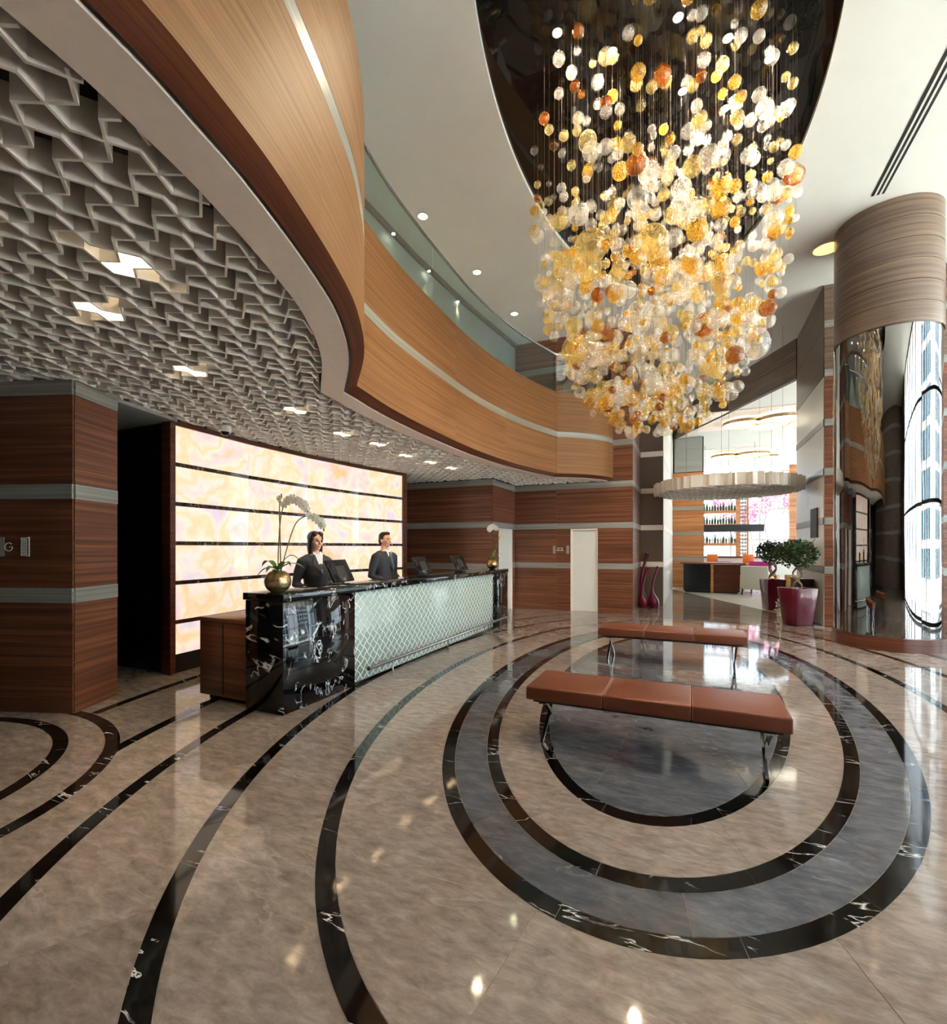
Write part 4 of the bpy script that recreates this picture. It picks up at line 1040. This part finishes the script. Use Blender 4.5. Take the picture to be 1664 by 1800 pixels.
# small door sign on the far wall
sg = tag(empty('door_sign', (-3.13, 11.736, 1.39)), 'small silver sign with two lines of lettering on the far walnut wall', 'sign')
for x in (0, .335): MB().box(x, x+.07, -.004, 0, 0, .2).build('end_plate', M['grey'], sg)
for z, wds in ((.125, ((.09, .16), (.18, .235))), (.075, ((.075, .155), (.17, .25)))):
    for a, b in wds:
        m = MB(); n = max(3, int((b-a)/.014)); w = (b-a)/n
        for i in range(n): m.box(a+w*i+.02, a+w*(i+.7)+.02, -.003, 0, z, z+.026)
        m.build('lettering', M['white'], sg)
# ------------------------------------------------------------------ outer shell so that no daylight leaks behind the walls
struct(MB().box(-8.25, -1.3, 11.86, 11.96, 0, CZ).build('wall_outer_reception', M['darkwall']))
struct(MB().box(-1.30, -.80, 13.72, 20.4, 0, CZ).build('wall_outer_passage', M['darkwall']))
struct(MB().box(-1.36, -1.26, 11.96, 13.7, 0, CZ).build('wall_outer_return', M['darkwall']))
# ------------------------------------------------------------------ lounge beyond the opening
RP = [(2.42, 13.2), (9.0, 13.2), (9.0, 30.2), (-.9, 30.2), (-.9, 19.6), (-.55, 19.0)]
struct(MB().prism([(2.42, 11.9)]+RP[1:], -.1, .004).build('floor_lounge', M['floor2']))['label'] = 'pale lounge floor beyond the marble'
LZ = 5.75
struct(MB().prism([(2.46, 14.3), (2.8, 14.3), (2.8, 11.7), (9.0, 11.7), (9.0, 30.2), (-.9, 30.2), (-.9, 20.4), (-.62, 20.25)], LZ, LZ+.1).build('ceiling_lounge', M['ceil']))['label'] = 'white lounge ceiling with recessed trays'
struct(MB().box(-.95, -.85, 20.4, 30.2, 0, LZ).build('wall_lounge_left', M['outwall']))
# window wall at the far end
wf = struct(empty('window_2')); wf['label'] = 'tall bright windows at the far end of the lounge'
V = 30.0; xs = [-.8+1.38*i for i in range(8)]
for x in xs: MB().box(x-.05, x+.05, V-.06, V+.06, 0, LZ).build('mullion', M['outwall'], wf)
for z in (.5, 1.95, 3.6, 5.6): MB().box(xs[0], xs[-1], V-.05, V+.05, z-.05, z+.05).build('transom', M['outwall'], wf)
for a, b in zip(xs, xs[1:]):
    for z0, z1 in ((.55, 1.9), (2.0, 3.55), (3.65, 5.55)):
        MB().face([(a+.05, V, z0), (b-.05, V, z0), (b-.05, V, z1), (a+.05, V, z1)]).build('window_pane', M['tintpane'], wf)
MB().box(xs[0], xs[-1], V-.05, V+.05, 0, .45).build('window_sill', M['outwall'], wf)
wr = struct(empty('window_3')); wr['label'] = 'glazed side of the lounge'
for y in [11.8+1.84*i for i in range(11)]: MB().box(8.9, 9.0, y-.05, y+.05, 0, LZ).build('mullion', M['outwall'], wr)
for z in (.1, 2.6, 5.6): MB().box(8.9, 9.0, 11.8, 30.2, z-.06, z+.06).build('transom', M['outwall'], wr)
for i in range(10): MB().face([(8.95, 11.85+1.84*i, .15), (8.95, 13.6+1.84*i, .15), (8.95, 13.6+1.84*i, 5.5), (8.95, 11.85+1.84*i, 5.5)]).build('window_pane', M['tintpane'], wr)
# bougainvillea and pale wall outside
bg = tag(empty('bougainvillea', (3.6, 32.6, 0)), 'pink flowering climber outside the far lounge window', 'climber')
m = MB(); rr = random.Random(3)
for i in range(900):
    a = rr.random(); x = rr.uniform(-2.4, 2.2); z = 3.9+.5*math.sin(x*1.7)+rr.gauss(0, .32); y = rr.gauss(0, .25)
    t = rr.uniform(0, 6.28); d = Vector((math.cos(t), rr.uniform(-.6, .6), math.sin(t)))*.09; e = Vector((-math.sin(t), rr.uniform(-.6, .6), math.cos(t)))*.06
    c = Vector((x, y, z)); m.face([c-d, c-e, c+d, c+e])
o = m.build('blossoms', M['pink'], bg, weld=False); o['kind'] = 'stuff'
m = MB()
for i in range(6): m.tube(catmull([(-2+.8*i, .3, 0), (-1.9+.8*i, .25, 1.6), (-2.1+.8*i, .2, 3.0), (-1.8+.8*i, .1, 4.0)], 4), .03, 6)
m.build('branches', M['bark'], bg)
struct(MB().box(-6, 14, 35, 35.3, -.3, 1.6).build('wall_garden', M['outwall']))
# veneer column at the lounge entrance
wcx = struct(MB().box(-.66, .42, 20.24, 20.56, 0, LZ-.01).build('wall_lounge_column', M['darkwall'])); wcx['label'] = 'orange veneer column at the lounge entrance with a grey top'
zs = [0, 1.03, 1.17, 2.0, 2.14, 2.97, 3.11, 3.94, 4.40, 4.42, 4.86, 5.3, LZ-.02]
for i, (a, b) in enumerate(zip(zs, zs[1:])):
    mt = M['grey'] if i >= 9 else M['band'] if i in (1, 3, 5) else M['wood_bar']
    if i == 8: continue
    MB().box(-.67 if i < 9 else -.6, .43 if i < 9 else .38, 20.22, 20.24, a+.002, b-.002).build('grey_band' if i in (1, 3, 5) else 'veneer_panel', mt, wcx)
# bar back: shelves with bottles
bb = tag(empty('bar_shelves', (1.35, 28.6, 0)), 'orange oak bar shelving with rows of bottles against the light', 'shelf')
for x in (-1.0, .85): MB().box(x-.1, x+.1, -.18, .18, 0, 4.6).build('upright', M['wood_bar'], bb)
for z in (.9, 1.75, 2.75, 3.45, 4.2): MB().box(-.93, .78, -.18, .18, z-.12, z+.02).build('shelf_board', M['wood_bar'], bb)
def bottle(x, y, z, h, mat, lab, grp):
    r = h*.13
    o = MB().lathe([(0, 0), (r, 0), (r, h*.55), (r*.38, h*.72), (r*.34, h*.97), (r*.42, h), (0, h)], 10).build('bottle', mat, None, smooth=True); o.location = (x, y, z)
    tag(o, lab, 'bottle', grp)
for z, mt, lab in ((2.77, 'bottle', 'green wine bottle on the top bar shelf row'), (3.47, 'bottle', 'green wine bottle on the highest bar shelf row'), (1.77, None, 'spirit bottle on the lower bar shelf')):
    for i in range(13):
        k = M[mt] if mt else (M['bottle2'], M['bottle3'], M['bottle'])[i % 3]
        bottle(1.35-.86+.13*i, 28.55+.05*(i % 2), z, .36+.05*((i*7) % 3), k, lab, 'bottles, '+lab)
lc = tag(empty('lattice_screen', (2.45, 28.9, 0)), 'tall oak screen with a grey chequered infill beside the bar shelves', 'screen')
for x in (-.22, .22): MB().box(x-.045, x+.045, -.1, .1, 0, 4.8).build('post', M['wood_bar'], lc)
for i in range(24):
    for j in range(3): MB().box(-.17+.115*j, -.07+.115*j, -.06+.03*((i+j) % 2), .03, .2+.19*i, .34+.19*i).build('block', M['grey'], lc)
for x, nm in ((4.95, 'nearer'),):
    cl = tag(MB().box(-.2, .2, -.2, .2, 0, LZ-.02).build('oak_pillar', M['wood_bar']), 'orange oak pillar between the lounge windows', 'pillar'); cl.location = (4.75, 29.3, 0)
# bar counter, stools, pendant beam
bc = tag(empty('bar_counter', (2.6, 25.6, 0)), 'pale bar counter with a dark top in the lounge', 'bar counter')
MB().box(-2.3, 2.2, -.3, .3, .12, 1.06).build('front', M['white'], bc); MB().box(-2.4, 2.3, -.38, .36, 1.06, 1.13).build('top', M['wood_lip'], bc); MB().box(-2.2, 2.1, -.22, .28, 0, .12).build('plinth', M['blackmat'], bc)
def stool(x, y, lab):
    r = tag(empty('bar_stool', (x, y, 0)), lab, 'stool', 'orange bar stools')
    o = MB().box(-.22, .22, -.2, .2, .74, .82).build('seat', M['orange'], r); bevel(o, .02, 2)
    o = MB().box(-.22, .22, -.24, -.17, .84, 1.24).build('backrest', M['orange'], r); bevel(o, .02, 2)
    for sx in (-1, 1):
        for sy in (-1, 1): MB().tube([(sx*.18, sy*.16, .74), (sx*.22, sy*.2, 0)], .018, 6).build('leg', M['wood_lip'], r)
    MB().tube([(-.2, -.18, .3), (.2, -.18, .3)], .012, 6).build('footrest', M['steel'], r)
stool(.86, 24.6, 'orange leather bar stool near the veneer column'); stool(2.28, 24.6, 'orange leather bar stool near the window side')
pb = tag(empty('pendant_beam', (1.5, 22.2, 0)), 'long grey pendant beam hanging above the bar', 'pendant light')
MB().box(-1.35, 1.1, -.25, .25, 2.18, 2.46).build('housing', M['frame'], pb)
for x in (-1, .8): MB().tube([(x, 0, 2.46), (x, 0, LZ)], .008, 6).build('cable', M['wire'], pb)
# round ceiling lamps in trays
def ring_lamp(x, y, lab, s=1.):
    r = tag(empty('ring_ceiling_lamp', (x, y, LZ)), lab, 'ceiling light', 'lounge ring lamps')
    MB().box(-1.9*s, 1.9*s, -1.3*s, 1.3*s, -.03, -.001).build('tray', M['cream'], r)
    for i, (dx, dy, rad) in enumerate(((-.55, .1, .62), (.45, -.15, .7), (.1, .45, .5), (1.1, .3, .4))):
        q = MB().lathe([(rad*s-.03, -.18-.03*i), (rad*s, -.18-.03*i), (rad*s, -.08-.03*i), (rad*s-.03, -.08-.03*i), (rad*s-.03, -.18-.03*i)], 32, (dx*s, dy*s)).build('lamp_ring', M['brass'], r, smooth=True)
        MB().lathe([(0, -.15-.03*i), (rad*s-.03, -.15-.03*i)], 32, (dx*s, dy*s)).build('diffuser', M['ringlight'], q)
ring_lamp(*C2W(9.35, 15.6), 'cluster of glowing ring lamps nearest the lounge opening'); ring_lamp(*C2W(11.8, 21.4), 'cluster of glowing ring lamps farther inside the lounge')
# host counter, armchairs, sofas, tables
hc = tag(empty('host_counter', (*C2W(8.15, 16.6), 0), TH*-.15), 'dark wood host counter with a black front in the lounge', 'counter')
MB().box(-.85, .05, -.3, .35, .06, .98).build('front', M['black'], hc); MB().box(.06, .86, -.25, .35, .06, .96).build('side_panel', M['wood_lip'], hc); MB().box(-.95, .95, -.36, .4, .98, 1.03).build('top', M['wood_dark'], hc)
MB().box(.0, .08, -.33, -.24, 0, .98).build('corner_post', M['wood_bar'], hc); MB().box(-.8, .8, -.2, .3, 0, .06).build('plinth', M['blackmat'], hc)
def armchair(x, y, rz, lab, back, side, grp):
    r = tag(empty('armchair', (x, y, 0), rz), lab, 'armchair', grp)
    o = MB().box(-.42, .42, -.06, .10, .2, .95).build('backrest', back, r); bevel(o, .03, 2)   # back faces local -y
    o = MB().box(-.34, .34, .10, .72, .28, .46).build('seat', back, r); bevel(o, .03, 2)
    for s in (-1, 1):
        m = MB(); x0, x1 = (s*.36, s*.45) if s > 0 else (s*.45, s*.36)
        o = m.box(x0, x1, -.02, .72, .2, .66).build('armrest', side, r); bevel(o, .025, 2)
        for yy in (0, .66): MB().tube([(s*.36, yy, .22), (s*.38, yy-.02, 0)], [.028, .02], 8).build('leg', M['blackmat'], r)
    return r
ac = C2W(8.95, 15.4)
armchair(ac[0], ac[1], -.5, 'cream armchair with amber sides seen from behind in the lounge', M['chairfab'], M['chairside'], 'lounge armchairs')
armchair(*C2W(10.6, 20.6), 2.4, 'magenta armchair beside the armchair by the bar', M['magenta'], M['magenta'], 'magenta armchairs')
armchair(*C2W(12.1, 20.4), 2.7, 'magenta armchair behind the topiary trees', M['magenta'], M['magenta'], 'magenta armchairs')
armchair(*C2W(9.9, 18.4), 2.9, 'plum sofa chair facing the cream armchair', M['purple'], M['purple'], 'plum chairs')
armchair(*C2W(10.9, 15.4), .9, 'tan armchair partly hidden behind the rear planter', M['chairside'], M['chairside'], 'tan chairs')
def table(x, y, lab, r_=.4, h=.5):
    t = tag(empty('side_table', (x, y, 0)), lab, 'table', 'lounge tables')
    MB().lathe([(0, h-.03), (r_, h-.03), (r_, h), (0, h)], 24).build('top', M['wood_lip'], t); MB().tube([(0, 0, 0), (0, 0, h-.02)], .03, 8).build('stem', M['steel'], t); MB().lathe([(0, 0), (.2, 0), (.2, .015), (0, .015)], 20).build('base', M['steel'], t)
table(*C2W(9.5, 16.5), 'low round table between the lounge chairs'); table(*C2W(11.0, 14.2), 'dark round table near the rear planter', .5, .75)
# floating lattice canopy
fcn = tag(empty('hanging_canopy', (*C2W(6.1, 11.75), 2.86), 0), 'pale hanging canopy of box cells over the lounge entrance', 'canopy')
okc = lambda p: (p[0]/1.62)**2+(p[1]/1.85)**2 < 1
for fam in (0, 1):
    for j in range(-14, 15):
        for q in runs(zigzag(fam, j, -16, 17, .2, .055, rot=.3), okc):
            zig_strip(simplify(q), 0 if fam else .0005, .26, .014, 'canopy_slat', M['lattice'], fcn)
for i in range(8):
    a = 2*PI*i/8; MB().tube([(1.2*math.cos(a), 1.4*math.sin(a), .26), (1.2*math.cos(a), 1.4*math.sin(a), CZ-2.86)], .003, 4).build('cable', M['wire'], fcn)
# planters with braided trees
def topiary(x, y, lab, rz, hp=.74, wt=.25, wb=.18, crown=.385, zc=1.47, seed=1):
    r = tag(empty('potted_tree', (x, y, 0), rz), lab, 'potted tree', 'burgundy potted trees')
    m = MB(); n = 4; ro = []
    for w_, z in ((wb, 0), (wt, hp), (wt-.025, hp), (wt-.03, hp-.05)):
        ro.append([(w_*sx, w_*sy, z) for sx, sy in ((-1, -1), (1, -1), (1, 1), (-1, 1))])
    for a, b in zip(ro, ro[1:]):
        for i in range(4): m.face([a[i], a[(i+1) % 4], b[(i+1) % 4], b[i]])
    m.face(ro[0][::-1]); o = m.build('planter', M['burg'], r); bevel(o, .012, 2)
    MB().face([(-wt+.03, -wt+.03, hp-.045), (wt-.03, -wt+.03, hp-.045), (wt-.03, wt-.03, hp-.045), (-wt+.03, wt-.03, hp-.045)]).build('soil', M['soil'], r)
    for k in range(4):
        P = []
        for i in range(25):
            t = i/24; a = 2*PI*k/4+t*PI*2.4*(1 if k % 2 else -1); P.append((.075*math.cos(a), .075*math.sin(a), hp-.05+t*(zc-hp-.1)))
        MB().tube(P, .016, 6).build('trunk', M['bark'], r, smooth=True)
    rr = random.Random(seed); m = MB()
    for i in range(1500):
        th, ph = rr.uniform(0, 2*PI), math.acos(rr.uniform(-1, 1)); q = crown*(rr.random()**.4)*(1+.12*math.sin(3*th+seed))
        c = Vector((q*math.sin(ph)*math.cos(th)*1.05, q*math.sin(ph)*math.sin(th)*1.05, zc+.74*q*math.cos(ph)-.05*(q/crown)**3))
        d = Vector((rr.gauss(0, 1), rr.gauss(0, 1), rr.gauss(-.5, .7))).normalized(); e = d.cross(Vector((rr.gauss(0, 1), rr.gauss(0, 1), rr.gauss(0, 1)))).normalized(); L_ = rr.uniform(.03, .055)
        m.face([c-d*L_, c+e*L_*.36, c+d*L_, c-e*L_*.36])
    o = m.build('foliage', M['leaf'], r, weld=False); o['kind'] = 'stuff'
    m = MB()
    for k in range(9):
        a = 2*PI*k/9; m.tube(catmull([(0, 0, zc-.2), (.12*math.cos(a), .12*math.sin(a), zc-.05), (.3*math.cos(a), .3*math.sin(a), zc+.06+.1*(k % 3))], 4), [.012]*8+[.004], 5)
    m.build('branches', M['bark'], r)
    return r
topiary(*C2W(6.48, 9.68), 'front burgundy planter with a braided tree beside the pale column', .5, seed=1)
topiary(*C2W(7.42, 12.0), 'rear burgundy planter with a braided tree at the lounge edge', .3, hp=.76, wt=.22, wb=.17, crown=.37, zc=1.48, seed=2)
# small white ornament between the planters
orn = tag(empty('white_ornament', (*C2W(6.95, 10.9), 0)), 'small white tufted ornament on the floor between the two planters', 'ornament')
m = MB(); rr = random.Random(5)
for i in range(160):
    a, q = rr.uniform(0, 6.28), rr.random(); z = .02+.5*rr.random(); w_ = .13*math.sin(min(1, z*1.9+.25)*PI*.9)
    c = Vector((w_*q*math.cos(a), w_*q*math.sin(a), z)); d = Vector((rr.gauss(0, 1), rr.gauss(0, 1), rr.gauss(0, 1.4))).normalized()*.05; e = d.cross(Vector((rr.gauss(0, 1), 1, 0))).normalized()*.022
    m.face([c-d, c+e, c+d, c-e])
o = m.build('tufts', M['white'], orn, weld=False); o['kind'] = 'stuff'
MB().tube([(0, 0, 0), (0, 0, .4)], [.06, .02], 8).build('core', M['white'], orn)
# dark panel on the pale column and console at its foot
nb = tag(MB().box(-.02, 0, -.3, .3, 0, .62).build('dark_panel', M['blackmat']), 'dark upright panel on the pale column above the planters', 'screen'); nb.location = (2.375, 12.3, 1.75)
cs = tag(empty('dark_console', (2.2, 12.6, 0)), 'dark console against the pale column behind the front planter', 'console')
MB().box(-.14, .14, -.4, .4, .06, .84).build('body', M['blackmat'], cs); MB().box(-.16, .15, -.42, .42, .84, .88).build('top', M['wood_lip'], cs); MB().box(-.12, .12, -.36, .36, 0, .06).build('plinth', M['blackmat'], cs)
# tall burgundy floor vases
def vase(x, y, h, lean, lab):
    r = tag(empty('floor_vase', (x, y, 0)), lab, 'vase', 'burgundy floor vases')
    P, R = [], []
    for i in range(25):
        t = i/24; P.append((lean*math.sin(t*PI*1.1)*.10-.05*lean*t, 0, h*t)); R.append(.035+.10*math.exp(-((t-.14)/.17)**2)*1. + .014*math.exp(-((t-1)/.08)**2) if t > .03 else .09)
    MB().tube([A(p[0], 0)+(p[2],) for p in P], R, 16).build('body', M['burg'], r, smooth=True, angle=70)
    return r
vase(*C2W(4.42, 12.45), 1.03, -1, 'shorter burgundy vase with a long neck against the return wall')
vase(*C2W(4.66, 12.4), 1.05, -1, 'burgundy vase with a bent neck nearest the passage')
vase(*C2W(4.50, 12.75), 1.38, -1, 'tallest burgundy vase standing behind the other two')

# ------------------------------------------------------------------ invented street side, added to break up white reflections in the column
for (x, y, w_, d_, h_, lab) in ((24, 2, 4, 9, 14, 'added blue glass office block for the column to reflect, nearer one'), (26, 16, 5, 8, 20, 'added blue glass office block for the column to reflect, taller one')):
    r = tag(empty('reflection_building', (x, y, -.3)), lab, 'building', 'added buildings for reflections')
    MB().box(-w_/2, w_/2, -d_/2, d_/2, 0, h_).build('walls', M['outwall'], r)
    for i in range(int(h_/1.8)):
        for j in range(int(d_/1.5)): MB().box(-w_/2-.03, -w_/2, -d_/2+.15+1.5*j, -d_/2+1.4+1.5*j, .4+1.8*i, 1.8+1.8*i).build('window', M['bluewin'], r)
